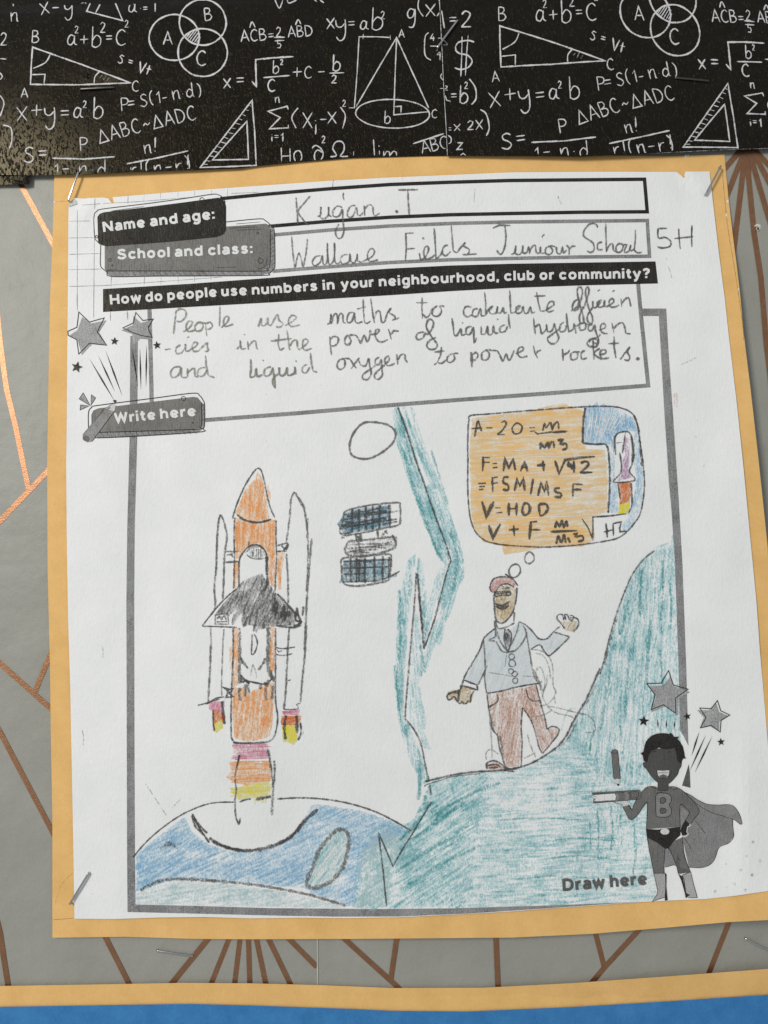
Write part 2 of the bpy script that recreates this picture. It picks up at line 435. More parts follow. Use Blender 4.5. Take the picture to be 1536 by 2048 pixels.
class Thing:
    def __init__(s, name, label, cat, px, py, group=None, kind=None):
        s.o = bpy.data.objects.new(name, None); COL.objects.link(s.o); s.o.empty_display_size = 0.01
        s.o.location = at(px, py, 0); s.o['label'] = label
        if cat: s.o['category'] = cat
        if group: s.o['group'] = group
        if kind: s.o['kind'] = kind
        s.obj = s.o
def finish_parts():
    for p in ALL: p.build()
    bpy.context.view_layer.update()
    for p in ALL:
        if p.obj is None or p.parent is None: continue
        par = p.parent.obj
        p.obj.parent = par
        p.obj.matrix_parent_inverse = par.matrix_world.inverted()

def sheet_mesh(part, outline, mat, edge_mat, thick, grid=22):
    """curled sheet with a real cut edge all round"""
    n0 = len(part.v)
    part.poly(linear(outline + [outline[0]], 12)[:-1], mat, layer=0, grid=grid, edgep=1)
    P = linear(outline + [outline[0]], 12)
    mi = part.mat(edge_mat); a = []
    for (x, y) in P:
        b1 = part.vert(x, y, 0.004 * MM, (x, y), 1); b2 = part.vert(x, y, -thick, (x, y), 1); a.append((b1, b2))
    for q, r in zip(a, a[1:]): part.tri((q[0], r[0], r[1], q[1]), mi)

# ---------------------------------------------------------------- bold printed lettering (centre lines, cap height 10)
BW = '1,5.2 2,6.4 3.4,6.6 4.8,5.8 5.3,3.7 4.8,1.6 3.4,.8 2,1 1,2.2'
DW = '5.4,5.2 4.4,6.4 3,6.6 1.6,5.8 1.1,3.7 1.6,1.6 3,.8 4.4,1 5.4,2.2'
NW = '1,4.4 1.8,6.1 3.3,6.6 4.7,5.8 5.1,4.2 5.1,0'
GB = {'N': (8, '!1,0 1,10|!1.3,9.3 6.7,.7|!7,0 7,10'), 'H': (7.8, '!1,0 1,10|!6.8,0 6.8,10|!1,5 6.8,5'),
 'S': (7.6, '6.4,7.6 5.4,8.8 3.8,9.1 1.9,8.5 1.5,7 2.5,5.7 4.4,5 6.2,4.1 6.6,2.6 5.6,1.2 3.8,.9 2,1.3 1,2.7'), 'W': (10.4, '!.8,10 2.9,.7 5.2,9 7.5,.7 9.6,10'),
 'D': (7.8, '!1,0 1,10|1,9 4,9 6.1,7.7 6.8,5 6.1,2.3 4,1 1,1'), 'a': (6, '1.2,5.7 2.2,6.5 3.6,6.6 4.8,5.9 5,4.6 5,0|5,3.9 3,3.8 1.4,3.2 1,2.1 1.6,1 3,.8 4.4,1.4 5,2.4'),
 'c': (6.2, '5.4,5.4 4.4,6.4 3.2,6.6 1.7,5.8 1.1,3.7 1.7,1.6 3.2,.8 4.4,1 5.4,2'), 'd': (6.4, '!5.4,10 5.4,0|' + DW), 'b': (6.3, '!1,10 1,0|' + BW),
 'e': (6.3, '!1.4,3.5 5.2,3.5|5.35,3.5 5.1,5.4 3.4,6.6 1.7,5.8 1.1,3.7 1.7,1.6 3.2,.8 4.5,1 5.4,1.9'), 'g': (6.4, '!5.4,7.4 5.4,0|5.4,.8 5.1,-1.5 3.6,-2.4 2,-2.2 1,-1.4|' + DW),
 'h': (6.1, '!1,10 1,0|' + NW), 'n': (6.1, '!1,7.4 1,0|' + NW), 'm': (8.9, '!1,7.4 1,0|1,4.8 1.8,6.3 3,6.6 4.1,5.9 4.4,4.4 4.4,0|4.4,4.8 5.2,6.3 6.4,6.6 7.5,5.9 7.8,4.4 7.8,0'),
 'i': (2, '!1,7.4 1,0|!1,10.4 1,8.5'), 'l': (2, '!1,10 1,0'), 'o': (6.8, '3.4,6.6 1.7,5.8 1.1,3.7 1.7,1.6 3.4,.8 5.1,1.6 5.7,3.7 5.1,5.8 3.4,6.6'),
 'p': (6.3, '!1,7.4 1,-3|' + BW), 'r': (4, '!1,7.4 1,0|1,4.2 1.7,5.9 2.6,6.5 4,6.5'), 's': (5.8, '4.8,5.4 3.8,6.5 2.6,6.7 1.4,6 1.5,4.8 2.6,4.1 4.2,3.4 4.8,2.3 4.2,1.1 3,.8 1.8,1 .8,2'),
 't': (4.4, '!2,9.4 2,2.4|2,3 2.2,1.6 2.9,.95 4.1,.9|!.3,6.5 4,6.5'), 'u': (6.1, '1,7.4 1,3 1.4,1.4 2.8,.8 4.3,1.4 5.1,3|!5.1,7.4 5.1,0'), 'w': (8.4, '!.7,7.4 2.4,.6 4.2,6.6 6,.6 7.7,7.4'),
 'y': (6.4, '!.7,7.4 3.2,.8|!5.7,7.4 3,-.9 2.2,-2.2 .9,-2.3'), ',': (2, '!1.3,1.8 .7,-1.6'), ':': (2, '!1,7 1,5|!1,2 1,0'), '?': (6, '.9,7.6 2,8.9 3.4,9.1 5,8.3 5,6.7 3.8,5.5 3.1,4.6 3,3.2|!3,2 3,0')}
def bold_word(part, word, x0, x1, base, cap, mat, layer=5, weight=2.5, outline=None):
    """word set between photo columns x0 and x1 on the baseline function base(x)"""
    tot = sum(GB[c][0] for c in word) + 1.15 * (len(word) - 1); s = cap / 10; kx = (x1 - x0) / tot; cur = 0
    for c in word:
        for st in GB[c][1].split('|'):
            q = []
            for p in st.lstrip('!').split():
                a, b_ = map(float, p.split(',')); x = x0 + (a + cur) * kx; sl = base(x + 2) - base(x - 2)
                q.append((x + b_ * s * sl / 4, base(x) - b_ * s))
            q = linear(q, 4) if st[0] == '!' else smooth(q, 1.6)
            part.ribbon(q, weight * s, mat, 1, layer, False, st[0] == '!', 1)
        cur += GB[c][0] + 1.15
def curve_base(P):
    xs = [p[0] for p in P]; ys = [p[1] for p in P]
    return lambda x: float(np.interp(x, xs, ys))

# ---------------------------------------------------------------- hand letter strokes (cap height 10)
GL = {
 'A': (7, '!0,0 3.4,10 7,0|!1.3,3.4 5.8,3.6'), 'B': (6, '!.3,0 0,10|0,10 3.8,9.6 4.4,7.6 3,5.8 .2,5.2|.2,5.2 4.4,5 5.6,3 4,.6 .2,0'),
 'C': (6.5, '6,8.4 4.2,10 1.6,8.6 .3,5 1.2,1.4 3.6,0 6.2,1.2'), 'D': (6.5, '!.5,0 0,10|0,10 4.4,8.6 6.3,5 4.6,1.2 .4,0'),
 'H': (6, '!0,10 0,0|!6,10 6,0|!0,5 6,5.2'), 'O': (6.4, '3.2,10 .6,8 .2,4 2,.2 4.6,.4 6.2,4 5.4,8.4 3.2,10'),
 'S': (6, '5.6,8.8 3.8,10 1.4,8.8 1.6,6.4 4.4,4.6 5.6,2.4 3.4,0 .2,1.2'), 'P': (5.4, '!.6,0 0,10|0,10 4.2,9.6 5.2,7.4 3.6,5.2 .4,4.8'),
 'V': (6, '!0,10 2.8,0 6,10'), 'Z': (6, '!.4,10 5.8,10 0,0 6,.2'), 'X': (6, '!0,10 6,0|!6,10 0,0'), '1': (3, '!0,7.6 2.4,10 2.4,0'),
 '2': (5.4, '.4,7.8 2.2,10 4.6,8.6 3.8,5.2 1.6,2 .2,0|!.2,.1 5.2,.3'), '4': (5.6, '!3.4,10 0,3.4 5.6,3.6|!4,6 4,0'),
 '5': (5.2, '!4.8,10 .8,9.8 .6,5.6|.6,5.6 3.6,6 5,3.6 3.6,.4 .2,.6'), 'x': (5.2, '!0,6.4 5,0|!5,6.8 .2,-.4'),
 'y': (6, '.2,6.4 .8,3.2 3,2.6 5,4.6|5.2,6.8 5.4,0 4.4,-3.6 2.2,-4.6 .6,-2.6'), 'a': (6, '4.4,5.4 2.2,6.4 .4,3.6 .6,.8 2.2,.2 4,2.6 4.6,6|4.4,5 4.4,1.2 6,.3'),
 'b': (5.4, '!1,10.4 .6,0|.6,3 2.8,5.8 5,4.2 4.6,1 2.2,-.4 .6,.6'), 'd': (6, '!5,11 4.8,.4|4.8,4.4 2.8,6.2 .6,4 .6,1.2 2.4,0 4.8,2.4|4.8,.8 6,.2'),
 'n': (5, '!.2,6.2 .6,0|.6,3.2 2,5.8 3.8,6 4.2,3 4.4,.4 5.2,.2'), 'm': (8, '!.2,6 .4,0|.4,3 1.8,5.8 3.2,5.6 3.6,0|3.6,3.4 5.4,6 6.8,5.4 7.2,0'),
 'r': (4, '!.4,6.2 .6,0|.6,3 2,5.6 4,6'), 'i': (1.6, '!.8,6 .9,0|.7,8.4 1.1,8.7'), 'l': (1.6, '!.6,10.5 .9,0'),
 's': (4.4, '4,6 2,6.6 .8,5.2 3,3.4 3.6,1.2 1.6,-.2 0,.8'), 't': (4.4, '!2,9 1.6,0|!0,5.4 4.4,5.8'), 'g': (5, '4.4,5.6 2,6.4 .4,4 1.2,1.4 3.4,2 4.6,5.8|4.6,6.4 4.6,0 3.4,-3.8 1,-3.6'),
 '(': (3, '2.8,11 .6,8 .2,4 1,0 2.6,-2'), ')': (3, '.2,11 2.4,8 2.8,4 2,0 .4,-2'), '!': (1.6, '!1,10 .8,2.6|.6,.4 1,.1'),
 '=': (5, '!0,5 4.8,5.2|!.1,2.6 4.8,2.9'), '+': (5.6, '!0,3.6 5.6,4|!2.8,6.6 2.6,.8'), '-': (4.4, '!0,4 4.2,4.2'), '~': (5.4, '0,3.4 1.6,5 3.4,3.6 5.2,5'),
 '.': (1.6, '.5,3.6 1,3.9'), '^': (6, '!0,8 3,11 6,8'), '*': (7.2, '!0,0 3.4,9 7,.3 0,0'), ' ': (3, ''),
 '&': (7, '5.4,5 3,6.4 .6,4 1,.8 3.4,0 5.6,3 5.8,7.4 4,10 1.6,9.4'), '%': (8.5, '0,0 2.4,.2 1.2,4 2,8.4 4.4,9.8 7,8 7.2,4 5.6,.4 8.4,.2'),
}
def hand(part, crop, text, x, y, cap, ang=0, w=2.1, mat='chalk', press=0.95, layer=3, gap=1.9, sx=1.0, xf=None):
    x0, y0, k = CROP[crop]; s = cap / 10 / k; X, Y = x0 + x / k, y0 + y / k
    ca, sa = math.cos(math.radians(ang)), math.sin(math.radians(ang)); cur = 0
    for ch in text:
        wd, d = GL[ch]
        for st in d.split('|'):
            if not st: continue
            sharp = st[0] == '!'; q = []
            for p in st.lstrip('!').split():
                a, b = map(float, p.split(',')); a = (a + cur) * s * sx; b *= s
                q.append((X + a * ca + b * sa, Y + a * sa - b * ca))
            q = linear(q, 4) if sharp else smooth(q, 3)
            if xf: q = [xf(*p) for p in q]
            part.ribbon(q, w, mat, press, layer, True, sharp)
        cur += wd + gap
# ================================================================= wall and papers behind
wall = Thing('wall', 'pale grey display wall behind the posters', None, 768, 1024, kind='structure')
back = Part('backing_board', wall, h_wall)
back.poly([(-260, -260), (1800, -260), (1800, 2320), (-260, 2320)], 'wall', layer=0, grid=120, edgep=1)
pl = Part('wallpaper_sheet', wall, h_paperwall)
sheet_mesh(pl, [(-240, -240), (628, -240), (634.5, 1878), (635.5, 2300), (-240, 2300)], 'wall', 'wall_edge', 0.12 * MM, 90)
h_over = lambda x, y: 0.42 * MM
pr_ = Part('wallpaper_sheet', wall, h_over)
sheet_mesh(pr_, [(627, -240), (1780, -240), (1780, 2300), (634.5, 2300), (633.5, 1878)], 'wall', 'wall_edge', 0.3 * MM, 90)
STRIPES = [  # copper foil lines: points, width, on which sheet
 ('25,330 42.5,371 104,484 130,532', 10.5, 0), ('-12,560 0,681 4,713 13,778 32,857 46.9,930 57,978', 10.5, 0),
 ('-30,1072 0,1042 58,981 96,941 130,905', 11, 0), ('-30,1298 0,1327 67.4,1387 101,1417 130,1444', 11, 0),
 ('120,1263 96.7,1318 68.9,1385', 10.5, 0), ('-30,1410 0,1464.6 105,1664 150,1750', 10.5, 0),
 ('-8,1835 0,1867 7,1915 16.4,1975 30,2030', 11, 0), ('196,1845 210.6,1874.8 260,1972 290,2030', 10.5, 0),
 ('440,1846 414.8,1879 344,1966 300,2020', 11, 0), ('475,1838 458,1878 423,1966 400,2020', 10.5, 0),
 ('488,1838 480,1878 469.5,1966 464,2020', 10.5, 0), ('495,1838 496.8,1878 499.5,1966 501,2020', 10.5, 0),
 ('504,1838 512.8,1878 531,1966 542,2020', 10.5, 0), ('518,1838 537,1878 580,1967 602,2020', 10.5, 0),
 ('548,1846 578.9,1879 633.5,1934', 10.5, 0),
 ('660,1846 691,1880 795,1974 830,2010', 10.5, 1), ('800,1840 793,1880 781,1962', 10.5, 1), ('989,1830 992,1876 996,1975 998,2020', 11, 1),
 ('1180,1820 1191,1866 1208,1932', 10.5, 1), ('1312,1820 1276,1862 1209,1935 1183,1966 1150,2005', 11, 1),
 ('1475,1800 1457,1847 1418,1946 1400,1990', 10.5, 1),
 ('1496,285 1474,309 1440,348', 11, 1), ('1496,285 1480,325 1452,396 1430,450', 11, 1), ('1496,285 1487,335 1468,495 1455,600', 11, 1),
 ('1496,285 1497,352 1508,465 1521.6,553 1533,690 1545,790', 11, 1), ('1496,285 1507,333 1537,434 1560,500', 11, 1),
 ('1496,285 1513,316 1537,362 1560,400', 11, 1), ('1496,285 1515,306 1537,330 1570,360', 11, 1),
]
for k, (d, wd, side) in enumerate(STRIPES):
    st = Part('copper_stripe', wall, h_over if side else h_paperwall)
    P = linear(pts('p', d), 30)
    st.ribbon(P, wd, 'copper', 1, 2 + (k % 9) * 1.2, False, True, 1)

M['seam'] = mark_mat('wallpaper_seam', (0.62, 0.58, 0.46), 0.4, 0.2, 0.2, 0.9, 0.3)
Part('seam_edge', wall, h_over).line('p', 'l634,1840 634.5,1878 635.3,1971 636,2010', 1.8, 'seam', 1, 16)
# lower poster: mustard card with a blue sheet on it
lc = Thing('mustard_card_mount', 'mustard card mount of the next poster at the very bottom edge', 'card mount', 700, 2040)
p_ = Part('card', lc, h_low)
sheet_mesh(p_, pts('p', '-200,1976 0,1972 182,1969 365,1965.7 501,1966.6 636,1970 783,1976 966,1975.4 1148,1966 1331,1953 1536,1937.7 1760,1918 1760,2290 -200,2290'), 'card', 'card_edge', 0.35 * MM, 30)
bs = Thing('blue_paper_sheet', 'blue paper sheet glued on the lower mustard card at the bottom', 'paper sheet', 700, 2045)
p_ = Part('paper', bs, h_blue)
sheet_mesh(p_, pts('p', '-200,2018 0,2013.6 228,2010 378,2007.7 501,2010.8 700,2017.7 783,2021.7 935,2023 1148,2013.8 1331,2002.8 1536,1989.5 1760,1972 1760,2280 -200,2280'), 'blue', 'blue', 0.15 * MM, 30)

# big mustard mount
mc = Thing('mustard_card_mount', 'large mustard card mount stapled behind the drawn worksheet', 'card mount', 800, 1880)
p_ = Part('card', mc, h_card)
CARD = '105,340 400,322 700,300 1000,302 1160,310 1331,312.5 1449,308.9 1451.3,338.6 1457,397 1465,465.5 1471.8,518 1479.6,583 1487.5,668 1500,769 1516.5,914 1527.7,1020 1535,1091 1548,1300 1560,1500 1568,1837 1536,1840 1453,1844.4 1331,1855.4 1185,1867.6 1027,1875 844,1876.7 700,1877.8 501,1878.5 387,1877.8 250.7,1873.5 104.8,1875.5 104.7,1631 101.7,1480 99.6,1319.5 95.2,1143.7 94.3,930 96.7,769.5 99.6,608 105,476.5 108.4,355'
sheet_mesh(p_, pts('p', CARD), 'card', 'card_edge', 0.4 * MM, 26)
Part('crease_line', mc, h_card).line('a', '535,320 570,700 600,950 650,1250 690,1500 745,1900 755,2048', 1.2, 'crease', 0.75, 2)
Part('crease_line', mc, h_card).line('p', 'l106,1839.5 148,1836.5', 1.2, 'crease', 0.8, 2)
Part('crease_line', mc, h_card).line('p', 'l110,404 124,402 140,404', 1.0, 'crease', 0.5, 2)
Part('crease_line', mc, h_card).line('p', '111,1806 118,1780 130,1760 146,1746', 1.6, 'crease', 0.32, 2)
for x, y, r in ((1455.5, 403, 2.2), (1453, 430, 1.8), (1371, 312.8, 2.2), (1376, 311.5, 1.8), (1477, 578, 1.6), (109, 404, 1.6)):
    Part('torn_nick', mc, h_card).poly(circle(x, y, r, r * 1.8, 7, 0.3, 0.3)[:-1], 'plaster', press=1, layer=3, grid=99, edgep=1)

# ================================================================= chalkboard border strips
def edge_line(P):
    xs = [p[0] for p in P]; ys = [p[1] for p in P]
    return lambda x: float(np.interp(x, xs, ys))
EL = pts('p', '-200,352 0,350 60,350.5 159,349 265.6,344.7 480,336.9 516,331.9 600,324 705.6,316 846,312.5 895,311.9')
ER = pts('p', '893,311.9 1081,312.5 1160,313.5 1331,306 1440,300.5 1536,297.4 1760,290')
eL, eR = edge_line(EL), edge_line(ER)
seam = edge_line([(0, 879), (100, 884), (156, 886.5), (199, 888.8), (259, 892.5), (312, 894.7)])
sm_x = lambda y: float(np.interp(y, [-200, 0, 100, 156, 199, 259, 320], [868, 878.8, 884, 886.5, 888.8, 892.5, 895]))
keepL = lambda x, y: y < eL(x) - 1.2 and x < sm_x(y) - 0.5
keepR = lambda x, y: y < eR(x) - 1.2 and x > sm_x(y) + 0.8 and x < 1600
gL = Thing('border_strip', 'black chalkboard maths border strip at top left with golden glare', 'border strip', 400, 330, group='black maths border strips')
gR = Thing('border_strip', 'black chalkboard maths border strip at top right with dollar sign', 'border strip', 1200, 310, group='black maths border strips')
p_ = Part('paper', gL, h_stripL)
sheet_mesh(p_, [(-200, -180), (873, -180), (884, 100), (888, 199), (897, 305)] + [(900, 311.8)] + EL[::-1], 'strip', 'strip_edge', 0.2 * MM, 18)
p_ = Part('paper', gR, h_stripR)
sheet_mesh(p_, [(868, -180), (878.8, 0), (884, 100), (886.5, 156), (888.8, 199), (892.5, 259)] + [(894.7, 311.9)] + ER[1:] + [(1760, -180)], 'strip', 'strip_edge', 0.25 * MM, 24)
sc_ = Thing('border_offcut', 'short black glossy offcut of border below the left strip', 'border offcut', 30, 365)
p_ = Part('paper', sc_, h_scrap)
sheet_mesh(p_, [(-200, 330), (60.5, 330), (60, 350), (58.6, 368), (0, 369.8), (-200, 372)], 'strip', 'strip_edge', 0.2 * MM, 20)

Part('cut_edge', gR, h_stripR).line('p', 'l868,-180 878.8,0 884,100 886.5,156 888.8,199 892.5,259 894.7,311', 1.3, 'chalk', .8, 4)
Part('cut_edge', gR, h_stripR).line('p', 'l1300,307 1331,305.3 1440,299.8 1536,296.6', 1.0, 'chalk', .45, 4)
# fit from the left print to the right print (same repeat, other sheet)
CP = [((65, 94.4), (998, 53)), ((61, 168.7), (1003, 135)), ((261, 165.6), (1212, 117)), ((145, 80), (1081, 33)), ((167, 290), (1123.4, 252)),
      ((58, 310), (1015, 281)), ((408, 117), (1354.6, 74.7)), ((334, 77), (1280, 23)), ((298.4, 300), (1258, 265.6)), ((504, 200), (1456, 164)),
      ((400.6, 335), (1365.6, 295)), ((512.5, 330.6), (1478, 292.5)), ((454, 167), (1402.3, 132)), ((511, 119), (1455, 85.7)), ((558.7, 64), (1496.6, 31.8))]
def basis(x, y): x /= 500; y /= 500; return [1, x, y, x * y, x * x, y * y]
Am = np.array([basis(*a) for a, b in CP]); Bm = np.array([b for a, b in CP]); CF = np.linalg.lstsq(Am, Bm, rcond=None)[0]
def xr(x, y): r = np.array(basis(x, y)) @ CF; return float(r[0]), float(r[1])

class Chalk:
    """the same chalk drawing on the left strip and, moved, on the right strip"""
    def __init__(s, name, right=True, left=True):
        s.P = []
        if left: s.P.append((Part(name, gL, h_stripL, keepL), None))
        if right: s.P.append((Part(name, gR, h_stripR, keepR), xr))
    def t(s, crop, text, x, y, cap, ang=0, w=2.3, gap=1.9, sx=1.0):
        for part, xf in s.P: hand(part, crop, text, x, y, cap, ang, w, 'chalk', 0.95, 3, gap, sx, xf)
        return s
    def l(s, crop, text, w=2.6, press=0.95):
        for part, xf in s.P:
            for st in text.split(';'):
                st = st.strip()
                q = linear(pts(crop, st[1:]), 5) if st[0] == 'l' else smooth(pts(crop, st), 3)
                if xf: q = [xf(*p) for p in q]
                part.ribbon(q, w, 'chalk', press, 3, True, st[0] == 'l')
        return s
    def c(s, crop, cx, cy, rx, ry, w=2.8, rot=0):
        x0, y0, k = CROP[crop]
        for part, xf in s.P:
            q = smooth(circle(x0 + cx / k, y0 + cy / k, rx / k, ry / k, 22, rot, 0.006), 4)
            if xf: q = [xf(*p) for p in q]
            part.ribbon(q, w, 'chalk', 0.95, 3)
        return s

Chalk('formula').t('A', 'n', 68, 138, 95).l('A', 'l85,0 85,40')
Chalk('formula').t('A', 'x', 262, 92, 110, -8).t('A', '-', 335, 90, 100).t('A', 'y', 410, 85, 95)
Chalk('triangle_diagram').l('A', 'l596,-20 555,72 785,132 722,-20;l590,-5 640,28 612,82').l('A', '500,0 520,20 540,10 548,20 565,0')
Chalk('formula').t('A', 'a', 822, 80, 92).t('A', '.=', 895, 76, 60).t('A', '1', 975, 75, 75)
Chalk('formula').t('A', 'a', 430, 290, 105, 0, 2.5).t('A', '2', 478, 212, 46, 0, 2).t('A', '+', 512, 288, 95).t('A', 'b', 582, 298, 125, 0, 2.5).t('A', '2', 640, 208, 66).t('A', '=', 678, 272, 82).t('A', 'C', 742, 290, 100, 0, 2.6).t('A', '2', 798, 175, 46, 0, 2)
Chalk('triangle_diagram').l('A', 'l208,302 200,420 195,540 500,543 835,530 520,412 208,302', 3.0).l('A', '320,350 290,400 212,438;l200,478 288,475 282,535;640,455 608,490 603,532', 2.4)\
   .l('A', 'l640,495 655,480;l662,510 680,478;l685,515 700,495', 1.4, 0.55).t('A', 'B', 203, 272, 78, 5).t('A', 'A', 135, 625, 62).t('A', 'C', 845, 585, 68, 0, 2.5)
Chalk('formula').t('A', 's', 752, 400, 80, 14).t('A', '=', 815, 412, 60, 18).t('A', 'V', 880, 462, 72, 14, 2.8).t('A', 't', 928, 475, 70, 16, 2.8)
Chalk('venn_diagram').c('A', 1115, 240, 160, 147, 3.4).c('A', 1297, 143, 150, 146, 3.4).c('A', 1297, 336, 158, 153, 3.4)\
   .l('A', 'l1192,240 1222,205;l1200,250 1245,196;l1212,260 1262,192;l1228,266 1275,200;l1245,270 1282,215;l1258,272 1284,238;l1190,232 1206,216', 2.0)\
   .t('A', 'A', 1045, 285, 82, 0, 2.6).t('A', 'B', 1312, 133, 80, -4, 2.6).t('A', 'C', 1258, 420, 95, 0, 3.2)
Chalk('formula').t('A', 'x', 105, 772, 135, 0, 2.3, 1.9, 1.0).t('A', '+', 200, 752, 125).t('A', 'y', 282, 770, 125, 0, 2.8).t('A', '=', 388, 765, 110, 0, 2.8).t('A', 'a', 470, 755, 105, 0, 2.8).t('A', '2', 530, 690, 45).t('A', 'b', 592, 755, 130, 0, 2.6)
Chalk('formula').t('A', 'P', 775, 712, 85, 0).t('A', '=', 818, 698, 95, -5).t('A', 'S', 898, 685, 80, -6).t('A', '(', 962, 662, 75, -8).t('A', '1-', 1008, 662, 72, -8).t('A', 'n', 1108, 640, 95, -8).t('A', '.', 1165, 625, 60).t('A', 'd', 1195, 625, 85, -8).t('A', ')', 1268, 610, 70, -8)
Chalk('formula').t('A', '*ABC', 640, 918, 92, -15.5, 2.4, 2.0, 0.92).t('A', '~*ADC', 925, 838, 92, -12.5, 2.4, 2.0, 0.92)
Chalk('formula').t('A', 'P', 512, 968, 88, 0, 2.5).t('A', 'S', 150, 1040, 98, 0, 2.8, 1.9, 1.15).t('A', '=', 246, 1022, 110, 0, 2.6).l('A', 'l335,1012 540,1018 735,1003', 3).t('A', '1', 350, 1130, 80).t('A', '-', 400, 1122, 100).t('A', 'n.', 505, 1130, 110).t('A', 'd', 622, 1130, 100)
Chalk('formula').t('A', 'n', 925, 985, 92, -6, 2.5).t('A', '!', 985, 970, 92, 0, 3).l('A', 'l812,1048 1010,1010 1205,965', 3).t('A', 'r!(n-r)', 838, 1130, 95, -5, 2.6, 2.2, 1.05).t('A', '!', 1195, 1080, 90, 0, 3.4)
Chalk('set_square').l('B', 'l205,642 222,850 232,1058 60,1066 -126,1072 40,855 205,642;l172,775 178,900 182,1020 -48,1024 60,900 172,775', 2.8)\
   .l('B', 'l180,672 200,680;l160,702 185,708;l138,730 165,742;l118,758 142,768;l96,788 130,796;l72,818 100,824;l50,848 86,856;l28,878 52,888;l4,908 40,918;l-20,938 10,946;l-44,968 -12,975;l-66,998 -34,1003;l-88,1028 -62,1032;l-108,1052 -80,1052', 1.8)
Chalk('formula').t('B', 'ACB=', 135, 268, 74, -4, 2.4, 1.4).l('B', '190,178 205,140 225,175;483,160 500,125 518,155').t('B', '2', 358, 235, 62).l('B', 'l345,240 415,238;l350,262 412,258', 2.4).t('B', '5', 365, 308, 50, 0, 2.6).t('B', 'ABD', 437, 240, 70, -4, 2.4, 1.4)
Chalk('formula').t('B', 'x', 22, 562, 92, 0, 3).t('B', '=', 105, 550, 100, 0, 3).l('B', 'l203,520 232,552 228,382 340,370 470,362', 3.4).t('B', 'b', 335, 468, 80).t('B', '2', 385, 415, 35).l('B', 'l277,497 445,483', 2.6)\
   .t('B', 'C', 305, 585, 78, 0, 3).t('B', '+', 465, 500, 105).t('B', 'C', 540, 500, 75).t('B', '-', 628, 500, 100).t('B', 'b', 718, 452, 100, 0, 2.8).l('B', 'l700,468 795,465', 2.4).t('B', '2', 712, 532, 52, 0, 2.6, 1.9, 1.3)
f_ = Chalk('formula').t('B', 'n', 352, 658, 60).l('B', 'l437,700 430,680 308,712 385,752 315,825 437,818 437,798', 2.8).t('B', 'i', 328, 905, 50, 0, 3).t('B', '=', 348, 895, 55).t('B', '1', 390, 905, 50, 0, 3)
f_.l('B', '500,690 460,750 487,820;770,685 802,740 785,822;l612,860 614,795;l608,770 614,775').t('B', 'X', 530, 820, 100, 0, 2.6).t('B', '-', 640, 805, 100).t('B', 'X', 690, 790, 75, 0, 2.4, 1.9, 1.2).t('B', '2', 783, 682, 42)
Chalk('formula', False).t('B', 'x', 682, 182, 100, 0, 2.6).t('B', 'y', 738, 205, 120, 0, 2.6).t('B', '=', 820, 182, 85, 0, 2.6).t('B', 'a', 897, 190, 90, 0, 2.8).t('B', 'b', 965, 188, 135, 0, 2.4, 1.9, 1.1).t('B', '2', 1028, 122, 50)
Chalk('formula', False).t('B', 'g', 1195, 130, 115, 0, 2.6).l('B', '1275,-20 1268,50 1300,105;1400,0 1410,60 1388,105').t('B', 'x', 1315, 102, 115, 0, 2.4, 1.9, 1.1)
Chalk('formula', False).l('B', '352,0 380,52 402,0;430,-10 440,20 490,0;600,-5 620,10;640,0 665,18')
Chalk('formula', False).l('B', 'l392,945 395,1050;l447,950 450,1050;l393,1000 450,997', 2.6).t('B', 'O', 472, 1038, 75, 0, 2.8, 1.9, 1.1).l('B', '590,950 610,930 645,950 660,990 640,1028 610,1025 605,985 625,960 655,975', 2.8).t('B', '2', 650, 915, 45)\
   .l('B', '705,1003 745,995 722,950 740,910 775,905 795,930 790,970 770,1000 820,1000', 2.8)
Chalk('formula', False).l('B', 'l855,970 855,995', 1.6).l('B', 'l982,893 990,1012', 2.6).l('B', 'l1020,965 1022,1012;l1016,932 1020,938', 2.6).t('B', 'm', 1045, 1030, 105, 0, 2.6, 1.9, 1.15)
Chalk('cone_diagram', False).l('B', 'l1090,240 1000,235 890,235 878,460 860,690 825,690;l917,218 915,250;l1090,225 1090,255', 2.2).l('B', 'l870,685 1000,460 1130,240 1230,460 1335,690', 2.6).l('B', 'l1130,245 1120,500 1112,735 1335,715;l1115,683 1160,680 1158,722', 2.4)\
   .c('B', 1105, 728, 237, 92, 2.6, 0.03).t('B', 'A', 1145, 240, 50).t('B', 'b', 1050, 788, 78).t('B', 'C', 1355, 755, 55)
Chalk('formula', False).l('B', '1335,208 1312,240 1312,350 1350,385').t('B', '4', 1347, 262, 48).l('B', 'l1345,295 1420,295;l1395,245 1415,243').l('B', 'l1405,330 1390,350 1415,350;l1408,330 1408,385', 2)
Chalk('formula', False).l('B', 'l1235,920 1340,885 1448,850', 2.8).t('B', 'ABC', 1295, 982, 80, -12, 2.3, 1.2)
Chalk('formula', False).l('C', '118,655 95,690 118,725;l90,800 120,798', 2)
Chalk('formula', False).t('A', '2', 2, 290, 80).l('A', 'l0,375 40,378;0,610 25,660 0,745;20,800 70,820 75,900 60,950;0,465 15,490 0,510', 2.6)
def R(name): 
    c = Chalk(name, right=False, left=False); c.P.append((Part(name, gR, h_stripR, keepR), None)); return c
R('formula').l('C', 'l60,0 60,160;l105,95 130,255', 2.8).t('C', '=', 175, 225, 130, 0, 2.8).t('C', '2', 280, 245, 145, 0, 3.2, 1.9, 1.2)
R('dollar_sign').l('C', '400,380 340,365 255,385 230,440 260,480 340,500 380,550 350,605 280,628 222,612', 3).l('C', 'l290,330 286,520 278,692;l345,315 330,500 320,682', 2.4, 0.8)
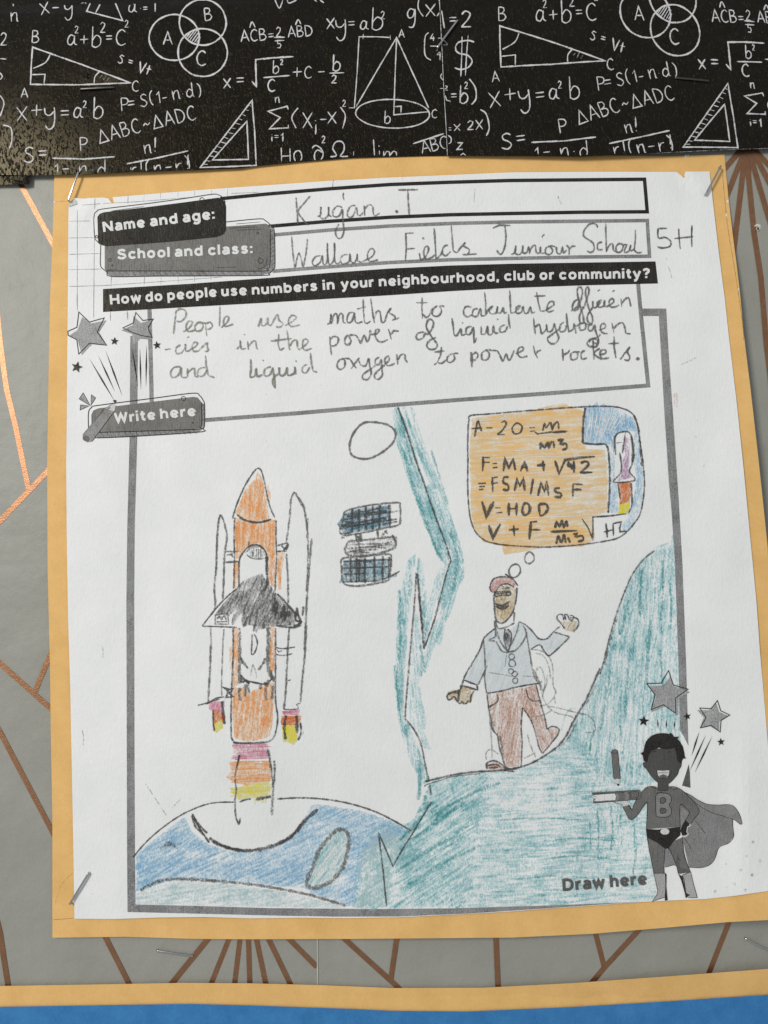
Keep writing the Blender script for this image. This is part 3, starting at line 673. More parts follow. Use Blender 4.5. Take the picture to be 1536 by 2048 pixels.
R('formula').t('C', '2', 120, 815, 40, 0, 2.4, 1.9, 2).l('C', 'l130,840 150,905 185,915', 2.8).t('C', '=', 188, 905, 110, 0, 2.6).t('C', 'b', 262, 930, 155, 0, 2.8).t('C', '2', 310, 802, 62, 0, 2.4).l('C', '355,712 408,790 415,890 375,945', 2.8)
R('formula').t('C', '=', 148, 1200, 90).t('C', 'x', 215, 1180, 90, 0, 2.4, 1.9, 1.3).t('C', '2', 335, 1172, 80, 0, 2.8, 1.9, 1.4).t('C', 'x', 412, 1168, 130).l('C', '455,990 508,1030 535,1150 510,1228', 2.8)
R('formula').t('C', 'Z', 245, 1350, 60, 0, 2.8, 1.9, 1.4).l('C', '150,1215 190,1245 185,1290 150,1302;l275,1402 300,1386 325,1404', 2.4)
R('formula').l('C', 'l108,345 160,400;l115,405 160,405', 1.6, .6)

# ================================================================= staples and holes
def staple(name, p1, p2, surf, mat, label, lift=0.75, w=0.62, hgt=0.42):
    a = at(*p1, surf(*p1)); b = at(*p2, surf(*p2)); n = Vector((0, -1, 0)); d = (b - a).normalized(); side = d.cross(n).normalized()
    r = 0.45 * MM; path = [a + n * (-0.6 * MM)]
    for k in range(5):
        t = math.pi / 2 * k / 4; path.append(a + n * (lift * MM - r * (1 - math.sin(t))) + d * (r * (1 - math.cos(t))))
    mid = (a + b) / 2
    path.append(mid + n * (lift + 0.05) * MM)
    for k in range(5):
        t = math.pi / 2 * (1 - k / 4); path.append(b + n * (lift * MM - r * (1 - math.sin(t))) - d * (r * (1 - math.cos(t))))
    path.append(b + n * (-0.6 * MM))
    V = []; F = []; K = 10
    for i, q in enumerate(path):
        t = (path[min(i + 1, len(path) - 1)] - path[max(0, i - 1)]).normalized(); up = side.cross(t).normalized()
        for k in range(K):
            an = 2 * math.pi * k / K; ca, sa = math.cos(an), math.sin(an)
            sg = lambda v: math.copysign(abs(v) ** 0.55, v)
            V.append(tuple(q + side * sg(ca) * w / 2 * MM + up * sg(sa) * hgt / 2 * MM))
    for i in range(len(path) - 1):
        for k in range(K): F.append((i * K + k, i * K + (k + 1) % K, (i + 1) * K + (k + 1) % K, (i + 1) * K + k))
    F.append(tuple(range(K))); F.append(tuple(range(len(V) - 1, len(V) - K - 1, -1)))
    me = bpy.data.meshes.new(name); me.from_pydata(V, [], F); me.materials.append(M[mat]); me.update()
    for p in me.polygons: p.use_smooth = True
    o = bpy.data.objects.new(name, me); COL.objects.link(o); o['label'] = label; o['category'] = 'staple'; o['group'] = 'staples holding the display'
    return o
h2 = lambda f, g: (lambda x, y: max(f(x, y), g(x, y)))
staple('staple', (161, 180), (230, 176.6), h_stripL, 'dark_steel', 'dark horizontal staple in the glare of the left border strip', 0.5)
staple('staple', (159.7, 347), (139.5, 404), h_sheet, 'steel', 'shiny staple through the top left corner of the worksheet', 1.1)
staple('staple', (915, 43), (874.5, 98), h_stripR, 'steel', 'slanted staple across the seam of the two border strips', 0.8)
staple('staple', (1350, 157), (1417, 163.5), h_stripR, 'dark_steel', 'dark staple lying flat in the right border strip', 0.35)
staple('staple', (1439.6, 334.5), (1409, 391), h_sheet, 'steel', 'grey staple across the top right corner of the worksheet', 1.0)
staple('staple', (179, 1744.5), (141, 1807), h_sheet, 'steel', 'shiny slanted staple at the bottom left corner of the worksheet', 0.8)
staple('staple', (314.5, 1899.5), (387, 1909.5), h_paperwall, 'steel', 'nearly level staple in grey wallpaper under the large mustard card', 0.7)
staple('staple', (1489, 1875.5), (1549, 1906), h_over, 'steel', 'staple in grey wallpaper cut off by the right edge', 0.7)
def dot_thing(name, label, cat, x, y, surf, r, rim, rimmat):
    t = Thing(name, label, cat, x, y)
    c = Part('torn_rim', t, surf); c2 = Part('dark_opening', t, surf)
    for (dx, dy, rr) in rim: 
        q = circle(x + dx, y + dy, rr, rr * 0.85, 9, dx, 0.2)[:-1]
        b0 = len(c.v); cc = c.vert(x + dx, y + dy, 0.5 * MM + rr * 0.04 * MM, (0, 0), 1); ids = [c.vert(a, b, 0.02 * MM, (0, 0), 1) for a, b in q]
        mi = c.mat(rimmat)
        for i in range(len(ids)): c.tri((cc, ids[i], ids[(i + 1) % len(ids)]), mi)
    c2.poly(circle(x + 1, y + 2, r, r * 1.2, 10, 0, 0.1)[:-1], 'hole', press=1, layer=44, grid=99, edgep=1)
dot_thing('torn_staple_hole', 'torn white hole in grey wallpaper right of the worksheet', 'hole', 1515, 455, h_over, 2.0, [(-4, -3, 3), (0, -4, 4), (4, -2, 4), (4, 3, 3), (-1, 3, 3), (1, 5, 3)], 'plaster')
dot_thing('pin_hole', 'small raised pin hole in the left border strip above the dark staple', 'hole', 171, 149, h_stripL, 2.4, [(0, 0, 6)], 'strip')
# ================================================================= the worksheet
ws = Thing('worksheet', 'white worksheet with coloured rocket drawing stapled on large mustard card', 'worksheet', 800, 1836)
SH = '137,413 140,403 151,396 170,397.3 174,396.3 193,395.4 208,395 217,397.5 225,407 228,404 225,394.5 330,385.5 440,377 540,370 660,361.5 780,355 900,350 1020,344.7 1180,343.6 1353,343.8 1359,348.5 1367,355.8 1370,354 1368.5,350 1371,343 1419,343 1426,405 1437.6,504.6 1449,592.5 1458.5,680 1473,801 1487.5,940 1502,1091 1513,1204 1519.7,1300 1536,1489 1552,1640 1560,1776 1536,1782 1474,1791 1412,1798 1350,1800.5 1281.6,1804 1190,1811 1100,1817 1020,1823 935,1828 800,1834.5 700,1836 600,1835.5 501,1836.7 410,1834 319,1835 230,1838 149,1837.5 146,1659 141.5,1430 140.6,1378 136,1231.6 133.3,1056 132.4,930 133.3,857 134.8,681.6 136,535'
pa = Part('paper', ws); sheet_mesh(pa, pts('p', SH), 'paper', 'paper_edge', 0.16 * MM, 14)
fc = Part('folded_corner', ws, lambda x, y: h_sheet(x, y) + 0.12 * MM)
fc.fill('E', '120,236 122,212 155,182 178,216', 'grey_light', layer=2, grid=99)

P_ = lambda name, parent=ws, **k: Part(name, parent, **k)
# faint grid
g = P_('grid_print')
g.line('E', 'l175,235 175,905;l287,178 283,560 280,905;l500,165 498,218;l603,155 600,200;l708,145 706,180;l820,140 820,170;l925,135 925,165;l1035,130 1033,152;l1138,120 1136,165;l395,660 390,745;l605,680 603,735;l712,680 710,730;l820,680 820,722;l925,678 925,715;l1030,676 1030,705;l388,910 388,960;l498,908 498,960', 1.6, 'grid', 0.8, 1)
g.line('E', 'l165,228 330,215 560,203 900,175;l120,328 290,325;l120,435 285,432;l120,540 325,534;l120,638 330,634;l120,745 340,740 700,715 1100,685;l1160,150 1340,142', 1.6, 'grid', 0.75, 1)
g.line('H', 'l108,30 108,100;l216,0 216,180;l323,140 323,200;l430,125 430,190', 1.6, 'grid', 0.8, 1)
# boxes and frame
b = P_('name_box'); b.line('p', 'l440,397.5 540,387.5 660,377.5 780,369 900,364.5 1020,361 1289,358.5 1294.5,423.5 1160,424.5 1020,427 900,429.5 780,434.5 660,442.5 540,452.5 520,455', 7.2, 'ink', 1, 1, False, 1)
b = P_('class_box'); b.line('p', 'l540,470.5 660,460 780,452 900,447 1020,444 1294.5,441 1299,512.5 1160,514 1020,517 900,519.5 780,525 660,533.5 545,542.5', 7.2, 'grey_mid', 1, 1, False, 1)
b = P_('writing_box'); b.line('p', 'l298.5,600 301,700 303.5,808', 8.6, 'grey_mid', 1, 1, False, 1)
b.line('p', 'l1275.5,560 1281,620 1296.5,771 1100,786.5 920,799.5 780,810.5 600,826 400,841', 8.2, 'grey_mid', 1, 1, False, 1)
f = P_('printed_frame')
f.fill('p', '260.6,672 276,672 274.5,880 269.5,1056 268.5,1202 269,1480 270,1700 271,1809 255,1824 254,1700 253.5,1480 252.7,1202 254.5,1056 259,880', 'grey_mid', layer=1, grid=30)
f.fill('p', '255.5,1824 271,1809 400,1812 540,1816.3 755,1818 900,1816.8 1010,1813.5 1100,1811 1281,1803.5 1100,1816.3 935,1827.3 800,1833 669,1833.3 541,1831', 'grey_mid', layer=2, grid=30)
f.fill('p', '1281,617 1332.5,617 1337,700 1346,828 1357.5,1000 1365,1129 1373,1348 1375.5,1443 1377,1492 1368,1474 1359.7,1460 1357,1330 1350,1129 1343,1020 1337.6,962 1329,828 1317.5,632 1282.5,632', 'grey_mid', layer=2, grid=30)
f.fill('R', '978,698 930,850 990,866 986,760', 'grey_dark', layer=2, grid=60)
# heading bar
hb = P_('heading_bar')
hb.fill('p', '206,578 380,567.5 540,555.6 660,545.5 780,537 900,531 1020,527.5 1311,522.8 1316,567 1160,571 1020,576 900,582.5 780,590.5 660,597.5 540,605 380,614 206,624', 'ink', layer=2, grid=26)
B1 = curve_base([(220, 609), (431, 593), (545, 587), (660, 579), (757, 572.8), (870, 566.5), (990, 562), (1100, 559), (1299, 556)])
for wd, a, c in (('How', 220.3, 282.8), ('do', 291, 325.6), ('people', 335, 433.8), ('use', 442.8, 494), ('numbers', 503.8, 635.3), ('in', 645.6, 669.7), ('your', 682, 747.8),
                 ('neighbourhood,', 757.8, 997.8), ('club', 1008, 1069.7), ('or', 1079, 1108), ('community?', 1118, 1300)):
    bold_word(Part('word', hb), wd, a, c, B1, 19.4, 'white_print', 4)
# plates
pl2 = P_('class_label_plate')
pl2.fill('E', '350,487 740,460 1060,430 1095,418 1127,388 1127,362 1380,343 1400,352 1410,378 1408,598 1390,632 1350,645 365,645 350,635', 'grey_plate', layer=2, grid=99)
pl2.fill('E', '352,648 1350,647 1390,634 1410,598 1411,378 1405,352 1422,368 1436,392 1440,610 1428,640 1400,662 1340,674 395,681 370,668', 'grey_mid', layer=2, grid=99)
pl2.line('E', '325,480 322,600 335,630 365,651 395,681 700,679 1340,675 1400,662 1430,635 1440,605 1436,395 1422,368 1400,340 1375,322 1340,312 1127,332;360,646 700,646 1340,647 1385,632 1408,600 1410,380', 1.6, 'ink_line', 1, 4, False, 1)
for k in range(24):
    x = 400 + k * 41; pl2.line('E', 'l%d,649 %d,%d' % (x, x + 28, 677), 1.2, 'ink_line', 1, 4, True, 1)
for k in range(9):
    y = 385 + k * 27; pl2.line('E', 'l1411,%d 1437,%d' % (y + 12, y - 4), 1.2, 'ink_line', 1, 4, True, 1)
pl2.line('E', 'l1190,345 1345,332;l1145,372 1330,364;l1195,385 1365,377;l1065,625 1195,620;l355,640 435,634', 0.9, 'ink_line', 1, 5, True, 1)
for cx, cy, r in ((1347, 580, 17), (1330, 403, 6), (384, 576, 9), (399, 611, 5)):
    q = circle(100 + cx / 3.2, 340 + cy / 3.2, r / 3.2, None, 12); pl2.ribbon(smooth(q, 2), 1.1, 'ink_line', 1, 5, False)
pl2.line('E', '1388,560 1386,600 1360,625 1330,632', 1, 'ink_line', 1, 5)
B2 = curve_base([(230, 519), (505, 506)])
for wd, a, c in (('School', 234, 340), ('and', 349, 406), ('class:', 416, 505.4)): bold_word(Part('word', pl2), wd, a, c, B2, 20, 'white_print', 6)
pl1 = P_('name_label_plate')
pl1.fill('E', '303,300 318,280 345,270 600,240 850,208 1075,177 1098,182 1120,205 1127,235 1127,385 1112,410 1090,422 1060,430 740,462 360,488 330,480 308,462', 'ink', layer=5, grid=30)
pl1.line('E', '325,478 300,455 285,425 281,300 298,265 345,248 600,217 850,183 1035,155 1075,158 1098,170 1122,205', 1.4, 'ink_line', 1, 6, False, 1)
pl1.line('E', 'l390,262 600,233;l600,463 740,455', 0.9, 'ink_line', 1, 6, True, 1)
for cx, cy, r in ((972, 190, 14), (298, 426, 8)):
    q = circle(100 + cx / 3.2, 340 + cy / 3.2, r / 3.2, None, 12); pl1.ribbon(smooth(q, 2), 1.1, 'ink_line', 1, 7, False)
B3 = curve_base([(206, 464), (431, 437)])
for wd, a, c in (('Name', 206.5, 290.5), ('and', 300, 356), ('age:', 365.5, 430)): bold_word(Part('word', pl1), wd, a, c, B3, 20, 'white_print', 7)
pl3 = P_('write_label_plate')
pl3.fill('H', '202,900 200,800 212,772 245,757 850,684 880,688 903,715 906,860 890,880 860,892 225,912', 'grey_plate', layer=4, grid=99)
pl3.fill('H', '212,914 225,913 860,893 892,881 907,860 905,718 925,735 925,850 915,888 895,903 870,911 240,946', 'grey_mid', layer=4, grid=99)
pl3.line('H', '182,880 182,785 203,750 245,738 600,692 850,660 893,675 915,705 925,735 925,850 915,888 870,911 240,946 212,915;225,912 860,892 890,880 907,858 905,720', 1.7, 'ink_line', 1, 6, False, 1)
for k in range(17):
    x = 262 + k * 37; y = 912 - k * 1.15; pl3.line('H', 'l%d,%.0f %d,%.0f' % (x, y, x + 20, y + 28), 1.1, 'ink_line', 1, 6, True, 1)
for k in range(5): pl3.line('H', 'l907,%d 925,%d' % (740 + k * 32, 732 + k * 32), 1.1, 'ink_line', 1, 6, True, 1)
pl3.ribbon(smooth(circle(120 + 790 / 3.2, 580 + 695 / 3.2, 4.5, None, 12), 2), 1.1, 'ink_line', 1, 7, False); pl3.dot('H', 850, 850, 1.6, 'ink_line', 1, 7)
B4 = curve_base([(229, 846.5), (311, 838.5), (392, 831)])
for wd, a, c in (('Write', 229.5, 311.3), ('here', 320.5, 392.3)): bold_word(Part('word', pl3), wd, a, c, B4, 20, 'white_print', 8)
pc = P_('printed_pencil')
pc.fill('H', '144,928 288,758 318,748 348,776 205,968 172,974 150,958', 'grey_mid', layer=9, grid=99)
pc.fill('H', '290,756 345,728 358,738 347,776 318,768', 'grey_light', layer=9, grid=99)
pc.fill('H', '338,706 352,703 363,708 350,724', 'ink', layer=10, grid=99)
pc.poly(circle(120 + 168 / 3.2, 580 + 950 / 3.2, 7.6, 6, 14, .4)[:-1], 'grey_dark', layer=10, grid=99)
pc.line('H', 'l144,928 288,758;l205,968 345,778;l292,756 342,726', 1.0, 'ink_line', .9, 10, True, 1)
bu = P_('printed_burst')
for t_ in ('122,697 148,658 194,740', '200,670 228,690 198,738', '132,735 186,742 128,768'):
    bu.fill('H', t_, 'grey_star', layer=3, grid=99); bu.line('H', 'l' + t_ + ' ' + t_.split()[0], 1.2, 'ink_line', 1, 4, False, 1)
# stars
def star(crop, fill_, out, lab=None):
    ly = 11 if crop == 'R' else 3
    s_ = P_('printed_star'); s_.fill(crop, fill_, 'grey_star', layer=ly, grid=99)
    s_.line(crop, 'l' + out + ' ' + out.split()[0], 1.7, 'ink_line', 1, ly + 2, False, 1)
star('H', '142,172 200,214 298,194 250,270 301,356 205,347 140,416 112,320 58,292 112,256', '120,140 188,205 283,178 238,268 298,353 188,340 120,410 107,318 52,290 50,264 108,238')
star('H', '470,165 515,210 598,190 555,245 590,318 515,312 468,355 462,282 392,258 465,225', '485,143 530,195 597,185 562,245 590,303 515,290 465,272 402,242 470,210')
star('R', '850,80 875,150 985,190 905,240 902,356 815,290 712,332 750,215 690,150 795,148', '835,38 868,140 973,170 885,232 885,340 800,280 712,315 740,210 682,130 783,128')
star('R', '1168,262 1190,330 1255,358 1192,395 1190,468 1125,430 1056,442 1085,370 1038,318 1120,320', '1180,250 1203,322 1267,352 1205,390 1199,472 1137,425 1060,443 1100,370 1055,303 1135,308')
def sstar(crop, cx, cy, r, rot):
    x0, y0, k = CROP[crop]; s_ = P_('small_black_star')
    P = [(x0 + (cx + math.sin(rot + i * math.pi / 5) * (r if i % 2 == 0 else r * .42)) / k, y0 + (cy - math.cos(rot + i * math.pi / 5) * (r if i % 2 == 0 else r * .42)) / k) for i in range(10)]
    s_.poly(P, 'ink', press=1, layer=12, grid=99, edgep=1)
for a_ in (('H', 348, 327, 27, .1), ('H', 620, 353, 27, -.15), ('H', 107, 493, 38, .25), ('R', 660, 395, 40, .1), ('R', 967, 362, 28, -.2), ('R', 1205, 542, 29, -.1)): sstar(*a_)
def taper_line(part, crop, p1, p2, wd, mat='ink', lay=4):
    x0, y0, k = CROP[crop]; a = (x0 + p1[0] / k, y0 + p1[1] / k); b_ = (x0 + p2[0] / k, y0 + p2[1] / k)
    l = math.dist(a, b_); nx, ny = -(b_[1] - a[1]) / l, (b_[0] - a[0]) / l; m_ = ((a[0] + b_[0]) / 2, (a[1] + b_[1]) / 2)
    part.poly([a, (m_[0] + nx * wd / 2, m_[1] + ny * wd / 2), b_, (m_[0] - nx * wd / 2, m_[1] - ny * wd / 2)], mat, press=1, layer=lay, grid=99, edgep=1)
for p1, p2, wd in (((186, 436), (352, 716), 3.6), ((244, 418), (354, 656), 3.4), ((291, 386), (399, 680), 3.4), ((462, 370), (499, 622), 3.2), ((511, 368), (518, 642), 3.2), ((554, 348), (550, 622), 3.2)): taper_line(P_('streak_line'), 'H', p1, p2, wd)
for p1, p2, wd in (((757, 376), (762, 450), 2.6), ((820, 386), (820, 447), 2.6), ((880, 393), (875, 450), 2.6), ((1052, 468), (997, 642), 3.2), ((1099, 490), (984, 748), 3.2), ((1144, 500), (1019, 760), 3.2)): taper_line(P_('streak_line'), 'R', p1, p2, wd, 'ink', 12)

# ---------------------------------------------------------------- handwriting
def word(crop, strokes, w=2.3, press=0.8, mat='pencil', dots=()):
    h_ = P_('handwritten_word'); h_.line(crop, strokes, w, mat, press, 9)
    for d_ in dots: h_.dot(crop, d_[0], d_[1], d_[2] if len(d_) > 2 else 1.7, mat, 1.0, 9)
word('F', '166,175 172,260 178,345;258,165 215,215 180,262 205,310 245,352;303,297 322,288 325,235 322,300 345,312 372,288 375,235 375,285 395,300;462,240 430,230 402,262 405,295 440,295 462,250 465,310 472,390 455,435 430,432 418,390 440,345;470,145 468,170 473,192;548,225 515,232 495,270 500,300 530,295 552,240 560,285 575,292 598,270;602,225 605,292;606,250 630,222 655,230 660,270 670,292 702,275', 2.5)
word('F', 'l820,127 945,125;l880,125 885,200 891,285', 3.2, .95, dots=((810, 265, 3.4),))
word('F', '138,425 145,520 158,625;160,622 185,530 210,620;212,622 230,530 240,440;325,548 290,555 270,590 285,613 320,590 335,545 340,600 360,598 366,540 365,465 370,560 378,603 400,590 412,540 412,465 412,560 425,600 450,588;500,540 465,545 450,580 465,600 505,585 510,535 518,585 540,592 556,560 558,535 562,580 590,590;590,585 650,555 668,520 650,500 630,520 622,560 640,585 692,574', 2.4)
word('F', 'l868,402 872,500 866,582;l868,405 922,402;l872,505 930,500;955,530 965,572 990,560 1012,520 1012,490 992,492 983,530 995,567 1030,562 1056,540;l1050,370 1056,460 1062,570;1062,568 1090,545 1105,510;1140,480 1112,490 1102,530 1125,548 1155,520;l1160,355 1166,440 1172,515;1172,515 1195,528 1215,500 1250,462 1238,485 1275,508 1265,540 1230,540;1270,540 1325,536', 2.7, .85, dots=((980, 437, 2.6),))
word('G', 'l18,372 60,352 130,354;95,355 101,430 92,500 68,540 42,512;133,540 158,528 166,482 160,530 190,540 206,510 210,480 210,528 235,528 247,490 252,535 262,500 288,480 296,525 316,530 322,490 326,532 350,528;385,485 357,500 356,533 382,540 402,515 385,485 422,492;425,490 428,528 450,535 465,490 468,530 490,510;488,480 505,500 505,542;506,510 525,488 548,487', 2.6, .9)
word('G', 'l330,428 348,410', 3, .9)
word('G', '690,368 675,345 640,345 605,380 598,420 630,445 660,470 665,510 640,528 620,515;718,460 690,470 690,508 722,508;l740,340 742,440 745,525;745,520 760,485 783,470 790,512 810,525;828,470 806,490 812,525 840,520 852,480 828,470;852,480 878,475 864,500 862,525 888,518 902,478 895,505 905,518 925,500;l930,382 930,450 922,515;922,512 945,530 972,525', 2.7, .9)
word('G', '1135,372 1075,375;1075,375 1078,435 1120,430 1155,455 1150,488 1100,498 1070,490;l1208,375 1210,440 1218,505;l1292,353 1290,430 1292,492;l1180,438 1240,432 1300,425', 3.1, .92, 'pencil_black')
S = 'pencil_soft'
word('H', 'l742,130 735,200 725,282;735,150 760,122 800,130 805,165 775,200 745,198;788,268 828,240 848,205 822,198 806,235 820,265 865,255;885,205 862,230 870,262 905,255 915,220 885,205 935,212;l930,205 934,250 940,296;936,215 960,205 975,228 955,250 938,250;l1022,100 1022,170 1018,232;1030,240 1070,205 1080,175 1060,168 1045,200 1055,232 1108,218', 2.8, .8, S)
word('H', '1268,235 1286,180 1290,225 1315,222 1330,175 1333,222 1350,228;1350,225 1375,180 1392,155 1402,195 1428,215 1410,235 1380,235;1440,228 1500,190 1512,170 1480,162 1460,200 1478,232 1535,222', 2.8, .72, S)
word('I', '300,358 322,350 330,275 333,350 350,290 368,270 382,290 382,352 395,290 412,268 425,280 430,342 450,348;515,262 480,265 460,310 468,345 500,330 520,265 525,330 548,348 585,335;l590,152 593,250 602,345;602,345 625,350 650,330;l540,235 612,215;l652,148 665,250 682,348;680,310 700,255 725,252 735,310 745,345 770,332;765,335 790,260 815,228 800,262 845,290 850,312 825,325;850,320 882,303', 2.6, .85)
word('I', 'l1068,140 1065,220 1070,312;l1020,183 1112,182;1072,272 1100,302 1128,280 1150,235 1190,208 1155,240 1152,282 1195,292 1225,250 1210,212 1248,212', 2.6, .82)
word('J', '72,205 35,203 22,240 45,268 82,250;115,215 85,222 80,260 110,262 130,215 137,262 160,255;l157,108 165,190 163,262;165,255 185,215 210,198 185,230 205,250 232,240 240,200 238,238 262,240 275,205 282,245 300,235;l318,98 321,170 325,248;325,240 350,238 385,195 360,205 362,242 392,238 402,198 412,243 435,240 450,200 458,240 480,235;l490,108 502,180 515,232;515,232 545,228;l475,135 548,132;545,228 600,190 600,172 575,170 557,205 565,235 602,225', 2.7, .85)
word('J', '710,230 750,200 760,160 735,165 718,205 730,228 758,215;755,215 782,130 778,80 760,75 750,110 770,200 790,270 788,310 768,300 765,260 790,200;790,215 825,110 815,75 802,110 820,200 848,275 840,312 815,290 820,250 850,205;850,165 852,205 872,205 905,160 880,175 885,205 918,198 926,160 928,200 952,195 985,170 975,150 955,165 960,200 990,205 1018,190;l1030,150 1036,205;1038,180 1055,155 1078,145 1087,170 1092,202', 2.8, .88)
word('J', 'l880,103 896,92;l975,106 990,97', 3, .95)
word('H', 'l670,382 706,375;770,350 742,370 744,405 775,402 800,370 802,345 804,390 832,385;830,382 868,360 880,340 860,333 845,360 855,392 890,388;890,385 925,350 945,335 940,360 950,385 925,395;l812,306 826,297', 2.8, .78, S)
word('H', '1130,378 1155,350 1152,322 1160,375 1190,372;l1200,325 1206,382;1208,360 1225,335 1250,325 1256,365 1265,380', 2.7, .8, S, ((1180, 285),))
word('H', 'l1348,326 1482,310;l1400,282 1395,345 1405,385;1405,385 1435,370;l1452,255 1462,330 1470,385;1470,360 1490,325 1515,322 1520,370 1536,382', 2.9, .85, S)
word('I', '85,555 140,510 140,482 110,480 100,530 120,568 178,550', 2.8, .75, S)
word('I', 'l320,455 325,530 335,606;325,480 350,455 387,465 390,500 360,532 332,530;470,442 445,470 442,510 468,525 492,495 478,448 530,445;530,445 550,470 570,512 585,470 600,445 612,470 622,500 640,470 650,402;650,440 700,432 722,402 695,402 688,450 710,492 750,500 790,480;l795,395 808,440 818,482;815,440 840,410 880,414', 2.9, .82)
word('I', '1082,420 1035,430 1018,465 1042,482 1078,462 1092,428 1110,440 1150,390 1157,332 1120,318 1100,370 1120,420 1160,480 1190,522 1172,556 1130,560 1105,532 1125,492 1182,463', 2.9, .9)
word('I', 'l1308,308 1320,380 1325,442;1325,442 1350,448 1380,392 1388,445 1420,435;1470,375 1430,385 1422,430 1452,440 1482,380;l1482,378 1486,450 1486,512', 3.0, .9, dots=((1395, 345),))
word('J', 'l135,325 136,382;90,435 105,400;133,378 165,375 175,325 182,380 205,375 215,325 222,370 245,368;290,318 258,332 256,365 290,358 305,325;l310,248 314,310 322,342', 2.8, .85, dots=((240, 283),))
word('J', 'l470,272 475,320 482,378;478,335 505,315 516,345 522,375 550,350 553,318 560,360 590,355 602,308;602,308 620,370 632,402 610,437 575,435 560,405 592,378 640,340;665,300 642,320 640,360 672,355 682,315;l680,242 686,310 697,368;697,360 725,345 730,310 742,375;742,330 768,308;790,302 765,322 770,352 800,345 806,312 790,302 826,318;850,315 825,322 822,352 845,355 862,318 868,360 885,420 858,462 815,445 828,415 880,398 898,378;890,352 930,335 922,310 900,325 905,365 945,375;l972,305 985,372;985,345 1005,318 1040,305 1056,340 1062,372 1092,375', 2.8, .82)
word('H', '770,490 730,495 708,525 718,560 755,545 775,495 778,555 812,558;l815,500 815,557;816,530 835,512 860,500 864,550 885,555;930,495 890,505 880,545 915,550 940,512;l930,418 936,490 946,545;946,545 988,560', 2.8, .78, S)
word('H', 'l1220,442 1222,500 1215,562;1215,558 1245,550 1256,500 1262,552 1295,540;1350,490 1312,505 1307,545 1340,545 1362,495;l1362,495 1370,560 1378,628;1378,628 1358,590 1370,560 1400,530 1402,495 1408,545 1437,540 1452,495 1458,545 1500,530 1502,490 1508,540', 3.1, .9, S, ((1300, 450), (1510, 455)))
word('I', '5,765 30,750;140,680 105,700 97,740 130,750 160,702;l165,588 172,670 186,738;186,738 220,744', 2.8, .8, S)
word('I', '432,635 395,650 380,695 405,722 440,700 442,650 432,635 482,635;l482,635 510,680 535,712;l560,628 520,680 492,717;555,650 575,690 612,690 632,632;635,630 645,700 656,752 630,802 592,800 585,770 620,740 690,690;722,622 692,640 690,680 720,682 737,640 742,720 746,770 715,802 685,792 692,752 765,685;765,678 800,650 797,615 770,630 768,675 800,692 845,672;l862,598 870,682;870,645 895,605 925,600 932,640 948,668', 2.8, .84)
word('I', 'l1225,540 1215,610 1188,668;1188,668 1163,686;l1165,582 1248,572;1195,668 1230,672 1265,640;1320,592 1282,610 1267,650 1295,666 1330,640 1325,596 1362,592', 2.7, .82)
word('J', 'l70,492 75,540 75,590', 4.2, 1.0)
word('J', '75,512 100,495 116,515 95,545 78,545;165,480 140,500 142,540 175,540 187,500 165,480 215,482 240,485;240,485 258,520 275,552 295,505 312,547 330,520 347,480;355,502 402,482 400,460 375,468 368,505 392,527 432,518;l468,452 480,500 497,532;482,505 500,485 520,480', 2.8, .85)
word('J', 'l655,472 660,548', 3.6, 1)
word('J', '660,512 690,495 702,478;735,490 710,505 712,540 745,535 752,500 735,490 768,492;800,480 775,500 780,537 812,530;l850,400 852,450 858,542;895,468 858,502 908,542;825,430 850,405 885,425 872,460 838,452;845,425 880,445;890,510 930,502 932,480 905,480 896,510 915,535 955,528;l985,392 986,460 998,532;l948,440 1018,435;1025,540 1055,500 1088,458 1070,490 1087,522 1078,546 1050,540', 2.8, .9)
word('J', '1125,542 1135,528 1148,532 1132,545', 3, 1)
mk = P_('stray_pencil_marks')
mk.line('G', '338,415 336,440;435,165 442,190 460,220;1125,560 1132,575;1140,620 1150,640 1165,695', 1.2, 'pencil', .45, 8)
mk.line('F', '1312,118 1308,150 1305,205;405,60 400,110;850,20 845,100', 1.0, 'pencil', .35, 8)
mk.line('Q', '118,18 160,80 215,165;240,130 280,90', 1.2, 'pencil', .35, 8)
mk.line('p', '164,1460 167,1475 166,1492;204,1290 206,1305 205,1316;1358,730 1372,725 1392,715', 1.2, 'pencil', .35, 8)
for k in range(85):
    x, y = random.uniform(150, 1480), random.uniform(430, 1790); mk.dot('p', x, y, random.uniform(.4, .8), 'pencil', random.uniform(.3, .8), 8)
sp = P_('brown_smudge')
sp.fill('p', '1346,788 1354,785 1357,800 1354,814 1346,812', 'brown', 90, .35, 8, 1, grid=99)
for x, y, r in ((1395, 840, 1.5), (1391, 873, 2.6), (1402, 880, 1.2), (1407, 932, 2.2), (1409, 928, 1.2)): sp.dot('p', x, y, r, 'tan', .8, 8)
gd = P_('printed_dots')
for x, y, r in ((1506, 1684, 3), (1520, 1722, 3.4), (1481, 1740, 3), (1505, 1750, 3.6), (1468, 1768, 3.4), (1491, 1780, 3), (1430, 1783, 3), (1516, 1795, 2.4), (1452, 1728, 1.6), (1493, 1712, 2)):
    if y < 1785: gd.poly(circle(x, y, r, r * 1.1, 10)[:-1], 'pencil_soft', press=.27, layer=8, grid=99, edgep=1)

